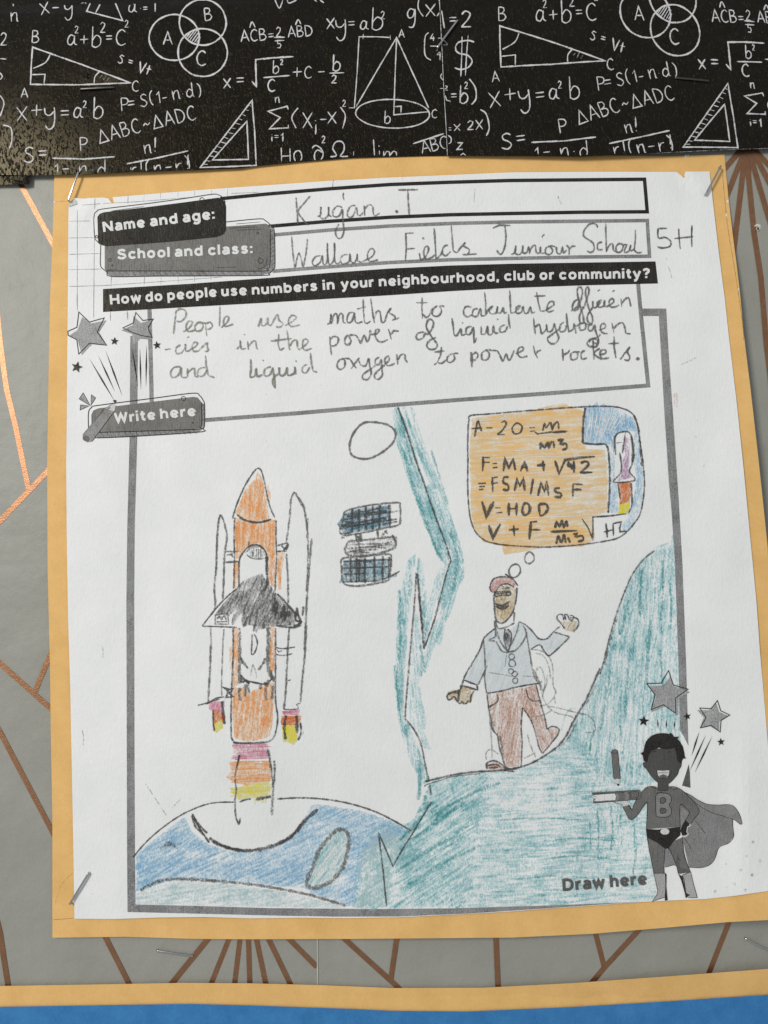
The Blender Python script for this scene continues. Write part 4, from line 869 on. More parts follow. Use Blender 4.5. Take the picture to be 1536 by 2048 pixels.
# ================================================================= the child's drawing
def fillx(part, crop, poly, mat, ang, press, layer=5, jag=2.0, blobs=(), grid=12, n=0, sw=4.0, sp=0.75, seed=1, edgep=0.75, slen=.5, smat=None):
    part.fill(crop, poly, mat, ang, press, layer, jag, blobs, grid, edgep)
    if n: part.scribble(pts(crop, poly), sw, smat or mat, ang, n, sp, layer + 1, slen, seed)
rk = P_('drawn_rocket')
tk = P_('fuel_tank', rk)
fillx(tk, 'K', '690,225 650,310 560,410 500,560 460,650 540,705 640,737 760,727 812,702 800,560 762,380 725,260', 'orange', 84, .62, blobs=((515, 950, 14, 16, -.3), (536, 1010, 5, 30, -.25)), n=16, sp=.6, jag=1)
fillx(tk, 'K', '460,690 458,1000 470,1115 500,1112 560,1030 620,972 700,960 760,1010 790,1080 800,1250 830,1400 862,1400 870,1150 876,718 810,715 700,748 600,738 520,705', 'orange', 86, .64, blobs=((478, 1040, 6, 12, -.25), (500, 1070, 8, 14, -.3)), n=22, sp=.62, jag=1)
fillx(tk, 'K', '445,1160 497,1150 490,1385 450,1420', 'orange', 88, .7, n=3, jag=1)
fillx(tk, 'K', '890,1050 970,1050 930,1300 935,1420 905,1430 888,1280', 'orange', 84, .62, n=4, jag=2)
fillx(tk, 'K', '775,350 800,360 825,430 825,510 795,480', 'orange', 80, .42, jag=1)
fillx(tk, 'L', '445,30 497,30 500,300 497,610 440,640 436,300', 'orange', 88, .5, n=5, jag=1)
fillx(tk, 'L', '815,10 867,10 872,150 860,450 820,520 805,500 822,300', 'orange', 88, .68, n=4, jag=1)
fillx(tk, 'L', '398,230 430,220 430,450 405,462', 'orange', 88, .42, jag=2)
fillx(tk, 'L', '430,640 500,650 560,640 600,700 640,680 680,655 720,640 800,600 862,600 855,760 845,1000 822,1130 740,1162 600,1195 450,1152 434,900', 'orange', 85, .58, blobs=((484, 1460, 8, 20, -.1), (542, 1470, 4, 40, -.15)), n=34, sp=.6, jag=2, slen=.35)
tk.line('K', '690,186 650,225 570,350 500,500 460,610 432,702;690,186 725,202 760,320 790,470 825,600 868,690', 2.9, 'pencil_black', .85, 8)
tk.line('K', '480,658 520,695 600,730 700,742 780,725 832,708', 4.0, 'pencil_black', 1.0, 8)
tk.line('K', '455,690 450,900 455,1100 450,1250 445,1420;880,720 880,900 885,1100 875,1300 870,1450', 2.9, 'pencil_black', .78, 8)
tk.line('L', '440,30 440,300 430,550 420,800 420,1100 430,1170 462,1203;875,30 875,300 874,600 876,780 896,950 880,1080 850,1160 800,1197', 3.0, 'pencil_black', .8, 8)
tk.line('L', '440,1205 600,1210 795,1198', 3.4, 'pencil_black', .95, 8)
bo = P_('booster', rk)
bo.line('K', '315,660 292,720 277,900 268,1200 248,1400 258,1560 250,1640;315,662 350,750 377,880 362,1000 350,1100 345,1300 332,1530', 3.0, 'pencil', .72, 8)
bo.line('K', '300,690 285,800 272,1000 262,1300', 2.4, 'pencil', .5, 8)
bo.line('L', '210,30 217,200;345,40 332,300 322,600 322,725', 2.2, 'pencil', .6, 8)
bo.line('L', '212,200 205,400 195,600 184,785', 3.2, 'pencil', .78, 8)
bo.line('L', '80,822 190,792 262,752 352,735;160,808 240,775 300,762', 2.6, 'pencil_black', .85, 9)
bo.line('K', 'l360,1040 500,1037;l375,1075 430,1068 440,1100;l365,1150 500,1140', 3, 'pencil', .85, 8)
bo.line('L', 'l335,635 400,660 442,650 400,700 445,735 368,742 392,680 335,635', 3.2, 'pencil_black', .95, 9)
b2_ = P_('booster', rk)
b2_.line('K', '1070,428 1035,500 1018,700 985,950;985,1060 1000,1300 1005,1580;1072,430 1120,520 1175,640 1205,900 1207,1150 1190,1450;1100,480 1160,560 1180,700;1205,700 1195,900', 2.8, 'pencil', .68, 8)
b2_.line('K', '1245,905 1220,1200 1197,1500 1182,1800 1170,2048;1160,1600 1150,1700', 3.2, 'pencil', .75, 8)
b2_.line('L', '1015,30 1000,250 990,450 977,700 960,862;1190,0 1175,300 1145,600 1130,790', 3.0, 'pencil', .8, 8)
b2_.line('L', '955,862 1030,866 1112,855 1090,815 1130,800;1000,572 1030,560', 2.4, 'pencil_black', .8, 8)
b2_.line('K', '895,980 940,965 1003,950;895,1037 990,1035;930,970 982,1022 1003,958 958,1030', 3, 'pencil_black', .8, 8)
b2_.line('L', '880,230 950,242 1075,225;880,300 950,312 1048,293;890,250 905,275 940,262', 2.6, 'pencil_black', .85, 8)
ob = P_('orbiter', rk)
ob.fill('K', '505,1372 560,1330 620,1305 740,1262 765,1330 772,1350 830,1405 890,1480 950,1540 1020,1620 1075,1660 1120,1720 1142,1780 1060,1800 880,1800 790,1812 735,1838 700,1840 680,1870 640,1800 600,1792 545,1812 520,1740 545,1660 500,1700 460,1780 430,1795 425,1740 455,1650 400,1700 300,1680 262,1675 340,1570 440,1465', 'graph', 62, .64, 6, 1.5,
        blobs=((500, 1208, 12, 16, -.12), (590, 1238, 5, 4, -.6), (470, 1225, 4, 12, -.5), (555, 1230, 25, 20, .2), (535, 1175, 14, 20, .12)), grid=9, edgep=.7)
ob.scribble(pts('K', '505,1372 740,1262 890,1480 1075,1660 1120,1760 800,1800 560,1780 560,1650 340,1640 440,1465'), 3.6, 'graph', 70, 46, .75, 7, .30, 3)
ob.scribble(pts('K', '760,1350 890,1480 1075,1660 1120,1760 860,1800 800,1600'), 4, 'pencil_black', 75, 14, .8, 7, .4, 5)
ob.line('K', '480,1420 380,1500 250,1640 125,1800;125,1805 300,1808 450,1815 480,1815', 2.8, 'pencil_black', .85, 8)
ob.line('K', 'l258,1690 385,1670 392,1782 255,1782 258,1690;270,1720 370,1700;275,1740 300,1700 320,1740 345,1695 370,1740;270,1760 380,1755', 2.0, 'pencil', .75, 9)
ob.line('K', '1092,1612 1105,1680 1132,1770 1060,1800;1085,1640 1080,1740 1140,1760 1090,1790;880,1800 1060,1816 1142,1790;890,1470 960,1540 1020,1610 1075,1665 1110,1700', 4, 'pencil_black', .9, 9)
ob.line('K', '500,1400 500,1250 505,1130 530,1070 600,990 680,970 740,1000 780,1060 785,1150', 3.0, 'pencil_black', .85, 8)
ob.line('K', '785,1090 785,1200 788,1300 798,1380', 5.5, 'pencil_black', .85, 8)
ob.fill('K', '560,1058 610,990 700,962 760,1003 795,1085 775,1120 745,1050 715,995 640,1010', 'graph', 30, .85, 7, .5, grid=9)
ob.fill('K', '590,1062 650,1010 730,1015 762,1100 690,1118 625,1098', 'graph', 80, .3, 6, .5, grid=9)
ob.line('K', '580,1070 620,1102 680,1117 762,1110;640,1040 645,1090;680,1010 685,1110;720,1020 722,1112;700,1010 702,1110', 1.7, 'pencil', .8, 8)
ob.line('K', '605,930 600,985', 2, 'pencil', .7, 8)
ob.line('K', '545,1700 555,1620 600,1540;600,1790 625,1700 660,1600;650,1860 665,1780 700,1620;750,1830 760,1700;560,1800 590,1700', 3.2, 'pencil', .8, 8)
ob.line('L', '505,30 507,150 510,300 505,430 502,600', 4.2, 'pencil', .68, 8)
ob.line('L', '800,20 802,200 797,400 820,500 850,560', 6, 'pencil', .78, 8)
ob.line('L', '635,95 632,200 630,302 662,280 687,200 680,140 655,90', 2.6, 'pencil_black', .85, 8)
ob.line('L', '510,325 545,380 592,445;520,330 530,400;770,340 735,410 700,462;765,380 740,400', 3.4, 'pencil', .8, 8)
ob.line('L', '640,400 625,480 622,520;640,400 670,480 682,545', 2.0, 'pencil_soft', .4, 8)
ob.line('L', '520,510 560,560 620,580 720,600 790,602 840,540', 3.2, 'pencil_black', .9, 8)
ob.line('L', '520,510 528,580 562,572;565,560 605,602 575,570;760,585 792,628 800,560;825,480 862,580', 5, 'pencil_black', .85, 8)
ob.line('L', '510,640 505,700 515,775;570,600 560,735;590,610 602,700;772,640 780,775;725,600 715,660;848,620 840,760', 4.5, 'pencil', .6, 8)
def flame(lst, lines):
    f_ = P_('flame', rk)
    for a_ in lst: fillx(f_, *a_)
    for a_ in lines: f_.line('L', a_[0], a_[1], 'pencil_black', a_[2], 8)
flame([('L', '190,800 240,778 345,782 355,830 322,885 222,875 192,850', 'pink', 60, .8), ('L', '228,865 320,878 365,940 350,992 300,982 268,1012 236,1022', 'red', 80, .85), ('L', '245,1020 290,985 325,970 338,1050 310,1058 280,1105 240,1090', 'yellow', 80, .9)],
      [('235,870 238,1000 247,1085', 3.4, .9), ('325,780 338,900 352,1015', 5, .85)])
flame([('L', '948,880 1117,870 1112,920 958,927', 'pink', 10, .85), ('L', '932,930 1132,928 1122,990 1080,1032 938,1022', 'red', 15, .85), ('L', '936,1036 1080,1028 1102,1100 1096,1182 1060,1232 1018,1205 948,1192', 'yellow', 85, .9)],
      [('982,925 965,1050 978,1172', 5, .85), ('1090,925 1096,1105', 5.5, .85), ('1128,995 1137,1100 1105,1182', 3.4, .75), ('1160,1090 1158,1130', 1.6, .4)])
flame([('L', '438,1215 802,1208 800,1290 788,1370 600,1378 430,1372 452,1290', 'pink', 2, .55), ('L', '402,1400 600,1385 822,1392 828,1500 820,1600 700,1622 560,1645 430,1605 372,1558 420,1500', 'orange', 0, .5),
       ('L', '400,1665 500,1658 560,1642 805,1600 835,1660 800,1750 700,1762 500,1792 430,1720', 'yellow', 4, .72), ('L', '650,1760 785,1760 780,1820 740,1830 700,1800 660,1835', 'yellow', 80, .4)],
      [('510,1325 480,1450 460,1560 472,1700 460,1800 465,1950 480,2000 500,2048;502,2040 515,1975', 3.2, .68), ('500,1335 488,1440', 3, .7), ('798,1270 820,1400 842,1560 850,1700 842,1800 838,1950', 4.4, .62), ('862,1388 866,1500 855,1650', 4.0, .6)])
fl = P_('flame_shading', rk)
for i_, (y_, m_) in enumerate(((1225, 'pink'), (1250, 'pink'), (1300, 'pink'), (1345, 'pink'), (1365, 'pink'), (1400, 'orange'), (1425, 'orange'), (1470, 'orange'), (1540, 'orange'), (1575, 'orange'), (1600, 'orange'), (1670, 'yellow'), (1700, 'yellow'), (1740, 'yellow'))):
    x_ = 430 + (i_ * 37) % 40 - (25 if m_ != 'pink' else 0); fl.line('L', '%d,%d 600,%d %d,%d' % (x_, y_ + 12, y_, 800 + (i_ * 23) % 30, y_ - 6), 3.2, m_, .72, 7)

# planet
pn = P_('drawn_planet')
BL = '75,345 190,250 300,172 340,245 415,300 500,328 620,338 700,318 780,285 850,200 885,120 920,112 1100,140 1220,175 1345,228 1300,262 1240,300 1170,340 1130,400 1120,500 1090,590 1050,585 1000,562 900,530 850,503 600,482 400,460 250,462 100,512 75,520'
fillx(pn, 'Q', BL, 'blue_c', 24, .52, 4, 2.5, ((275, 1735, 40, 60, .1), (420, 1712, 60, 6, -.35), (345, 1680, 12, 16, .15), (500, 1742, 50, 20, .12), (668, 1718, 18, 42, -.7), (700, 1650, 90, 20, -.1), (455, 1717, 24, 8, -.4)), 14, 60, 4.6, .55, 4, slen=.28)
pn.scribble(pts('Q', '75,345 300,172 340,245 415,300 250,462 100,512'), 4.4, 'blue_c', 38, 36, .6, 6, .45, 9)
fillx(pn, 'Q', '72,535 120,500 250,470 450,477 750,517 1000,577 1040,596 500,588 72,577', 'paleteal', 12, .42, 4, 2, grid=14, n=20, sw=4, sp=.4, smat='paleteal', slen=.3)
fillx(pn, 'Q', '1120,340 1180,280 1240,240 1300,262 1340,232 1370,240 1290,370 1262,400 1270,480 1245,590 1100,592 1115,480', 'paleteal', 84, .5, 5, 2, grid=12, n=14, sw=4, sp=.5, slen=.4)
pn.fill('Q', '1000,235 960,270 925,330 900,400 876,470 885,500 925,498 985,470 1030,415 1052,350 1060,280 1040,240', 'white_print', layer=7, sm=True)
fillx(pn, 'Q', '1000,235 960,270 925,330 900,400 876,470 885,500 925,498 985,470 1030,415 1052,350 1060,280 1040,240', 'teal', 50, .40, 8, 1, ((690, 1700, 6, 10, -.3), (668, 1745, 5, 12, -.3)), grid=10, n=12, sw=3.4, sp=.5)
pn.line('Q', '60,360 120,290 200,220 290,160 380,120 450,105 530,103', 2.6, 'pencil_black', .9, 8)
pn.line('Q', '555,103 580,93 610,88', 3.2, 'pencil_black', 1, 8); pn.line('Q', '632,90 665,84 702,77', 5.5, 'pencil_black', .9, 8)
pn.line('Q', '730,88 850,83 980,93 1100,118 1200,153 1280,193 1355,236', 3.2, 'pencil_black', .85, 8)
pn.line('Q', '335,158 365,205 405,248;340,175 380,240 415,292;333,165 350,215 390,255', 3.8, 'pencil_black', .95, 8)
pn.line('Q', '415,270 460,300 540,325 620,328 700,310 770,280 820,240 860,190 920,136', 6.4, 'pencil_black', .85, 8)
pn.line('Q', '430,285 500,315 580,332;740,298 800,262 840,205', 4, 'pencil_black', .85, 8)
pn.line('Q', '95,515 130,492 200,466 300,462 450,470', 6, 'pencil_black', .55, 8); pn.line('Q', '400,466 600,485 760,510 900,540 1052,586', 4.2, 'pencil', .72, 8)
pn.line('Q', '1030,230 990,250 930,320 900,400 870,470 882,500 925,498 985,470 1032,415 1058,340 1065,260 1030,230', 6, 'pencil', .62, 11)
pn.line('Q', '185,325 225,292 268,320;200,310 240,298', 4, 'pencil', .45, 8)
pn.line('Q', 'l1240,585 1225,430 1203,245 1235,320 1270,402 1310,330 1360,250 1450,100', 2.8, 'pencil_black', .85, 11)
# moon and satellite
mo = P_('drawn_moon'); mo.line('M', '410,320 500,308 620,325 692,360 725,420 702,500 620,580 520,640 430,662 340,645 290,600 288,500 330,400 410,320', 3.2, 'pencil', .9, 8)
st_ = P_('drawn_satellite')
sp1 = P_('solar_panel', st_)
fillx(sp1, 'M', '165,1285 235,1185 330,1150 440,1128 660,1105 662,1200 655,1318 440,1350 230,1385 190,1325', 'blue_dull', 8, .62, 5, 1.5, grid=9, n=10, sw=3)
sp1.line('M', '230,1180 280,1150 450,1110 740,1080 766,1112 770,1260 740,1300 600,1330 350,1380 220,1392 192,1340 225,1240 230,1180', 3.0, 'pencil', .78, 8)
sp1.line('M', '200,1300 420,1260 640,1230;260,1215 480,1180 640,1160;505,1110 505,1340;375,1140 372,1360;310,1145 305,1370;440,1112 440,1350;572,1100 570,1330;668,1090 668,1320', 4.6, 'pencil_black', .78, 8)
sp1.line('M', '190,1252 400,1215 750,1160;185,1335 400,1290 740,1238;210,1310 440,1290 560,1260;240,1270 300,1262;230,1200 420,1165 560,1135;600,1290 740,1262;200,1380 300,1370', 3.4, 'pencil_black', .62, 8)
sp1.line('M', '215,1400 205,1420 235,1415', 3, 'pencil', .7, 8)
bd = P_('satellite_body', st_)
bd.fill('M', '250,1502 290,1452 450,1440 700,1410 725,1450 700,1520 500,1578 300,1590 242,1550', 'graph', 4, .26, 6, 1, grid=9)
bd.line('M', '250,1500 290,1450 450,1437 700,1410 727,1450 700,1522 500,1580 300,1592 240,1550 250,1500;345,1380 350,1460;385,1370 402,1455;360,1400 390,1450;550,1350 557,1420;640,1340 600,1390 585,1430;620,1350 650,1380;690,1390 730,1460', 3.4, 'pencil', .8, 8)
bd.line('M', '280,1480 450,1478 600,1475 690,1450;270,1520 420,1510 690,1480;260,1560 350,1540 560,1530;330,1590 345,1500;300,1550 480,1560;370,1450 400,1600;480,1500 640,1520', 2.6, 'pencil', .62, 8)
sp2 = P_('solar_panel', st_)
fillx(sp2, 'M', '222,1635 655,1615 655,1800 600,1822 440,1842 180,1855 212,1790', 'blue_dull', 8, .55, 5, 1.5, grid=9, n=8, sw=3)
fillx(sp2, 'M', '640,1790 745,1755 735,1790 600,1828', 'blue_dull', 12, .4, 5, 1, grid=9)
sp2.fill('M', '225,1630 440,1610 440,1830 225,1840', 'graph', 85, .3, 6, 1, grid=9)
sp2.line('M', '215,1620 400,1600 655,1575 682,1620 667,1790 640,1832 450,1872 320,1882 222,1850 208,1720 215,1620', 3.2, 'pencil', .8, 8)
sp2.line('M', '290,1615 295,1840;350,1612 350,1850;375,1620 372,1840;430,1608 430,1855;522,1598 520,1850;602,1590 600,1830;662,1600 660,1800', 4.2, 'pencil_black', .78, 8)
sp2.line('M', '220,1650 690,1628;215,1710 430,1705 695,1692;215,1840 500,1835 620,1815 765,1738;230,1770 430,1760;440,1650 500,1648', 3, 'pencil_black', .68, 8)

# cliffs
cl = P_('drawn_cliff')
fillx(cl, 'M', '690,200 720,165 790,158 810,250 860,400 920,580 960,760 1040,960 1110,1130 1180,1290 1250,1450 1240,1640 1215,1700 1170,1640 1120,1530 1050,1400 990,1250 950,1120 880,960 830,820 790,700 742,540 720,400', 'teal', 112, .55, 4, 1.5,
      ((838, 990, 6, 30, .25), (860, 1050, 8, 60, .3), (878, 1105, 9, 30, .3), (816, 880, 10, 30, -.1)), 10, 26, 4.2, .55, 11, slen=.22)
fillx(cl, 'M', '790,158 825,150 850,250 880,350 905,330 860,170 880,155 920,260 960,400 1020,560 1075,700 1150,900 1200,1030 1250,1170 1290,1300 1340,1450 1370,1560 1380,1650 1350,1800 1300,1900 1250,2016 1120,2016 1180,1850 1230,1690 1270,1630 1240,1500 1160,1300 1080,1100 1020,930 1050,900 960,690 900,520 830,290', 'teal', 110, .48, 4, 1.5,
      ((870, 1000, 10, 60, -.12), (905, 1110, 14, 40, .12), (860, 960, 6, 60, .08)), 10, 26, 4.2, .55, 12, slen=.22)
fillx(cl, 'P', '280,110 225,150 190,280 152,460 130,650 125,900 128,1200 140,1430 180,1560 240,1750 290,1850 300,1935 385,1905 345,1750 290,1600 215,1430 185,1380 192,1100 215,800 225,600 250,420 270,270', 'teal', 94, .46, 4, 2,
      ((802, 1400, 8, 70, .2), (800, 1200, 9, 120, .12), (820, 1150, 14, 50, -.08)), 10, 34, 4.6, .5, 13, slen=.18)
fillx(cl, 'P', '285,480 262,640 250,850 230,1050 218,1350 235,1430 320,1560 345,1640 400,1645 345,1500 372,1400 325,1250 332,1050 340,1000 375,1010 352,880 322,750 300,600', 'teal', 95, .36, 4, 2, grid=10, n=16, sw=4, sp=.42, slen=.18)
fillx(cl, 'P', '300,130 335,180 350,300 372,450 372,525 400,430 430,310 485,200 525,180 505,300 440,480 405,640 380,720 352,850 330,680 303,350 285,262', 'teal', 80, .42, 4, 1.5, ((852, 1230, 5, 40, .25),), 10, 16, 4, .5, 14, slen=.2)
fillx(cl, 'P', '530,190 560,160 660,150 668,290 612,400 562,560 522,640 482,832 440,815 410,885 382,1000 352,1015 345,900 430,660 492,420', 'teal', 72, .45, 4, 2, ((893, 1130, 10, 30, .15),), 10, 20, 4, .5, 15, slen=.25)
cl.line('M', '745,165 790,280 860,480 920,680 1000,900 1060,1080 1130,1280 1200,1460 1255,1630', 3.4, 'pencil_black', .82, 11)
cl.line('P', '560,158 540,210 500,350 430,620 345,860', 3.2, 'pencil_black', .78, 11)
cl.line('P', '345,858 330,680 310,480 293,268;300,300 318,520 340,700', 3.6, 'pencil_black', .82, 11)
cl.line('P', 'l275,262 305,275', 3, 'pencil_black', .8, 11)
cl.line('P', '285,270 270,500 240,850 215,1150 198,1390 215,1425 270,1500 320,1600 355,1770 385,1900;392,1930 400,2010', 3.2, 'pencil_black', .72, 11)
gr_ = P_('drawn_ground')
R3 = '856,1570 868,1560 920,1550 980,1548 960,1600 950,1680 935,1813 800,1817 706,1817 712,1720 736,1668 768,1642 800,1650 826,1640 842,1605'
fillx(gr_, 'p', R3, 'teal', 34, .5, 4, 9, ((865, 1610, 30, 40, .22), (835, 1690, 20, 50, .2), (890, 1690, 30, 20, -.12), (800, 1790, 30, 30, -.1), (735, 1750, 20, 60, -.2)), 12, 70, 5, .55, 21, slen=.3)
R2 = '960,1543 1000,1541 1043,1534 1071,1522 1108,1499 1130,1476 1150,1470 1180,1500 1200,1560 1300,1560 1310,1800 1281,1803 1100,1811 935,1815 945,1700'
fillx(gr_, 'p', R2, 'teal', 4, .40, 5, 3, ((1080, 1620, 60, 34, -.22), (1010, 1610, 30, 30, -.15), (1050, 1570, 60, 20, -.2), (1130, 1760, 60, 25, .02), (1170, 1660, 30, 40, .1), (1290, 1700, 25, 80, -.12), (1000, 1560, 30, 14, -.1), (1040, 1700, 60, 30, .06)), 12, 90, 4.4, .42, 22, slen=.22)
gr_.scribble(pts('p', '1150,1470 1200,1560 1300,1600 1300,1760 1150,1740 1160,1600'), 4.4, 'teal', 88, 46, .5, 6, .22, 23)
gr_.scribble(pts('p', '860,1580 960,1560 1000,1600 880,1740 800,1810 780,1700'), 5, 'teal', 30, 40, .62, 6, .35, 24)
R1 = '1148,1442 1169,1406 1183.5,1376 1201,1336 1206.6,1326 1219.7,1271.6 1232.8,1228 1248,1186 1265.6,1147 1287.5,1118.4 1309.4,1101 1322,1092 1342,1092 1343,1070 1346,1068 1350,1129 1353,1217 1357,1330 1359.7,1443 1364,1520 1300,1570 1200,1562 1175,1520 1135,1482'
fillx(gr_, 'p', R1, 'teal', 86, .44, 4, 3, ((1330, 1150, 5, 60, -.4), (1308, 1190, 5, 80, -.35), (1287, 1170, 5, 35, .35), (1262, 1215, 8, 40, .25), (1325, 1180, 4, 50, .2), (1335, 1280, 10, 60, -.1), (1255, 1330, 40, 30, .02), (1230, 1480, 40, 40, -.06)), 10, 90, 4.6, .5, 25, slen=.2)
gr_.scribble(pts('p', '1200,1345 1232,1228 1265,1147 1300,1120 1330,1140 1345,1300 1350,1440 1180,1460'), 4.2, 'teal', 80, 40, .62, 6, .16, 26)
for d_, w_, pr_x in (('868,1642 900,1612 960,1580 1000,1566', 9, .6), ('800,1700 850,1660 930,1604', 10, .6), ('790,1745 860,1700 960,1640', 8, .5), ('800,1780 880,1730 960,1690', 7, .45), ('850,1590 846,1630 800,1680', 10, .62),
                    ('1195,1620 1197,1660 1196,1720', 5, .55), ('1222,1612 1225,1660 1222,1700', 6, .6), ('1240,1630 1243,1690', 5, .5), ('1180,1640 1182,1700', 4, .5), ('1268,1640 1270,1700 1266,1750', 5, .45),
                    ('1110,1680 1150,1676 1230,1682', 5, .45), ('1100,1716 1160,1712 1220,1718', 4, .42), ('1030,1760 1100,1752 1190,1758', 5, .4), ('1000,1640 1080,1636 1160,1640', 4, .35),
                    ('1283,1140 1281,1180 1279,1230', 9, .7), ('1256,1200 1250,1240 1240,1270', 10, .62), ('1325,1120 1326,1180 1322,1240', 7, .6), ('1338,1160 1342,1200 1340,1260', 6, .6), ('1300,1240 1296,1300 1290,1380', 8, .42), ('1220,1340 1212,1400 1200,1460', 8, .45), ('1260,1300 1255,1360 1250,1440', 8, .4), ('1320,1300 1324,1360 1322,1420', 7, .4), ('1190,1460 1182,1480 1178,1510', 6, .55), ('1240,1450 1244,1500 1240,1540', 6, .4)):
    gr_.line('p', d_, w_, 'teal_deep', pr_x, 7, edge=.1)
for d_, w_, pr_x in (('808,900 822,960 838,1010 856,1060', 9, .5), ('852,1040 868,1090 884,1122', 8, .7), ('790,1330 794,1380 800,1430 812,1470', 9, .55), ('798,1180 800,1260 798,1320', 8, .45), ('846,1200 850,1250 848,1290', 8, .55), ('900,1060 915,1120 905,1180', 9, .42), ('836,1520 840,1560 836,1600', 10, .5), ('800,830 812,880 824,930', 7, .4), ('862,900 880,960 896,1010', 7, .4), ('840,1290 846,1320 850,1345', 7, .5)):
    cl.line('p', d_, w_, 'teal_deep', pr_x, 7, edge=.1)
for d_, w_, pr_x in (('290,1740 340,1700 380,1662', 6, .5), ('300,1760 370,1712 410,1690', 6, .4), ('590,1745 604,1720 616,1700', 6, .5), ('440,1730 520,1742 600,1728', 6, .4), ('660,1640 720,1650 780,1662', 6, .45), ('330,1690 350,1680 372,1668', 7, .45), ('520,1760 600,1752 640,1740', 5, .4)):
    pn.line('p', d_, w_, 'blue_c', pr_x, 7, edge=.1)
gr_.line('O', '1120,1540 1150,1420 1200,1355 1245,1358', 4, 'teal', .42, 6)
gr_.line('p', '848,1573 856,1568 880,1561 907,1553 960,1547', 1.6, 'pencil_black', .9, 12)
gr_.line('p', '850,1563 907,1549.5 954,1543.5 1000,1540.8 1043,1533.5 1071,1522 1108,1498.5 1130,1475 1148,1440 1169,1405 1183.5,1374 1200,1336', 3.6, 'pencil_black', .85, 12)
gr_.line('p', '1200,1348 1206.6,1326 1219.7,1271.6 1232.8,1228 1248,1186 1265.6,1147 1287.5,1118.4 1309.4,1101', 2.8, 'pencil_black', .72, 12)
gr_.line('p', '1110,1502 1135,1478 1153,1445;1172,1410 1190,1370;1209,1330 1223,1272 1236,1230', 2.4, 'pencil', .45, 12)
gr_.line('p', '1316,1094 1326,1090 1338,1086;1344,1068 1347,1085 1348,1130;1280,1122 1300,1104 1318,1092', 4.5, 'teal', .5, 6)

# thought bubble
tbb = P_('thought_bubble')
fillx(tbb, 'N', '160,165 330,145 500,130 700,100 850,62 862,78 970,115 968,350 1000,392 1130,402 1150,500 1152,850 1040,900 1060,1050 970,1112 700,1110 560,1142 400,1168 380,1105 250,1075 172,960 152,800 148,400', 'tan', 4, .72, 4, 2.5,
      ((1060, 880, 10, 10, -.3), (1175, 950, 40, 60, -.28), (1160, 1020, 40, 40, -.12), (960, 1050, 8, 20, -.3), (1060, 920, 60, 5, -.2), (965, 1000, 14, 60, .15)), 11, 70, 5, .7, 31, slen=.3)
for k_ in range(16): tbb.line('N', 'l%d,%d %d,%d' % (190 + (k_ * 173) % 420, 190 + k_ * 55, 420 + (k_ * 211) % 560, 170 + k_ * 55), 1.5, 'white_print', .8, 7, edge=1)
tbb.line('N', '640,100 740,82 830,60;700,90 770,72', 3.4, 'tan', .35, 5)
fillx(tbb, 'N', '998,92 1020,70 1040,88 1075,45 1090,82 1125,55 1145,85 1250,110 1340,170 1372,262 1290,265 1212,290 1200,432 1170,362 980,352 985,200', 'blue_c', 84, .62, 4, 1.5, ((1245, 825, 14, 10, -.5), (1210, 850, 3, 20, -.2), (1185, 860, 12, 24, .1)), 9, 26, 4, .6, 32, slen=.35)
for k_ in range(9): tbb.line('N', 'l%d,%d %d,%d' % (1010 + k_ * 32 + (k_ * 7) % 9, 110 + k_ * 6, 1000 + k_ * 24, 330 - k_ * 8), 2.2, 'white_print', .8, 6, edge=1)
fillx(tbb, 'N', '1160,405 1205,440 1205,560 1200,640 1222,650 1235,860 1165,862 1175,600', 'blue_c', 86, .36, 4, 1, grid=9, n=8, sw=3, sp=.4)
fillx(tbb, 'N', '1350,210 1385,300 1412,600 1400,800 1345,950 1285,1022 1255,960 1300,880 1345,750 1362,600 1340,500 1345,350', 'blue_c', 82, .38, 4, 1.5, ((1266, 980, 5, 30, -.3),), grid=9, n=14, sw=3.4, sp=.4)
tbb.line('N', '150,150 300,137 500,120 700,105 900,90 1080,82 1200,85 1290,108 1345,150 1372,220 1390,350 1412,500 1422,650 1410,780 1385,880 1330,960 1270,1020 1200,1055 1050,1082 900,1100 700,1112 500,1105 350,1090 250,1060 180,990 145,880 130,700 130,500 130,300 138,180 150,150', 2.9, 'pencil_black', .82, 8)
tbb.line('N', '1345,150 1378,250 1392,400 1405,520', 4, 'pencil_black', .6, 8); tbb.line('N', '990,92 975,200 970,352', 4.2, 'pencil_black', 1, 8)
tbb.line('N', '970,352 1060,360 1140,364 1162,450 1168,650 1157,862', 3.6, 'pencil_black', .95, 8)
tbb.line('N', 'l965,905 1010,970 1045,1060 1045,892 1160,885 1290,868', 3, 'pencil_black', .85, 8)
def ftext(s_, w=3.6, press=.95):
    w *= 1.15
    q = P_('formula', tbb); q.line('N', s_, w, 'pencil_black', press, 9)
ftext('200,190 180,305;205,185 230,265;l160,245 235,240;l265,240 310,240;375,202 400,190 410,215 380,260 345,290;l345,290 400,288;490,205 455,240 470,282 512,275 527,230 490,205;l580,240 622,237;l585,266 622,262', 3.0)
ftext('678,262 690,205 702,240 735,200 747,255 762,215 790,197 795,250;l620,270 640,285 740,270 865,263;l750,275 850,270', 3.0)
ftext('660,398 665,352 690,385 715,347 722,390 732,352 755,345 762,388;785,332 825,325 808,355 850,360 852,390 820,400', 4.4)
ftext('l240,450 243,500 238,558;l240,458 292,458;l240,492 290,492;l310,502 345,499;l312,532 347,528', 4.0)
ftext('l390,558 402,470 430,532 462,468 478,550;l515,558 545,490 567,558;l520,530 567,528;l635,516 697,508;l678,480 686,558', 4.4)
ftext('l768,480 797,575 842,475 950,458 1060,450;870,485 865,520 912,515;l905,480 907,568;955,500 990,485 1015,502 985,540 950,567;l950,567 1042,565;880,500 895,545', 4.0)
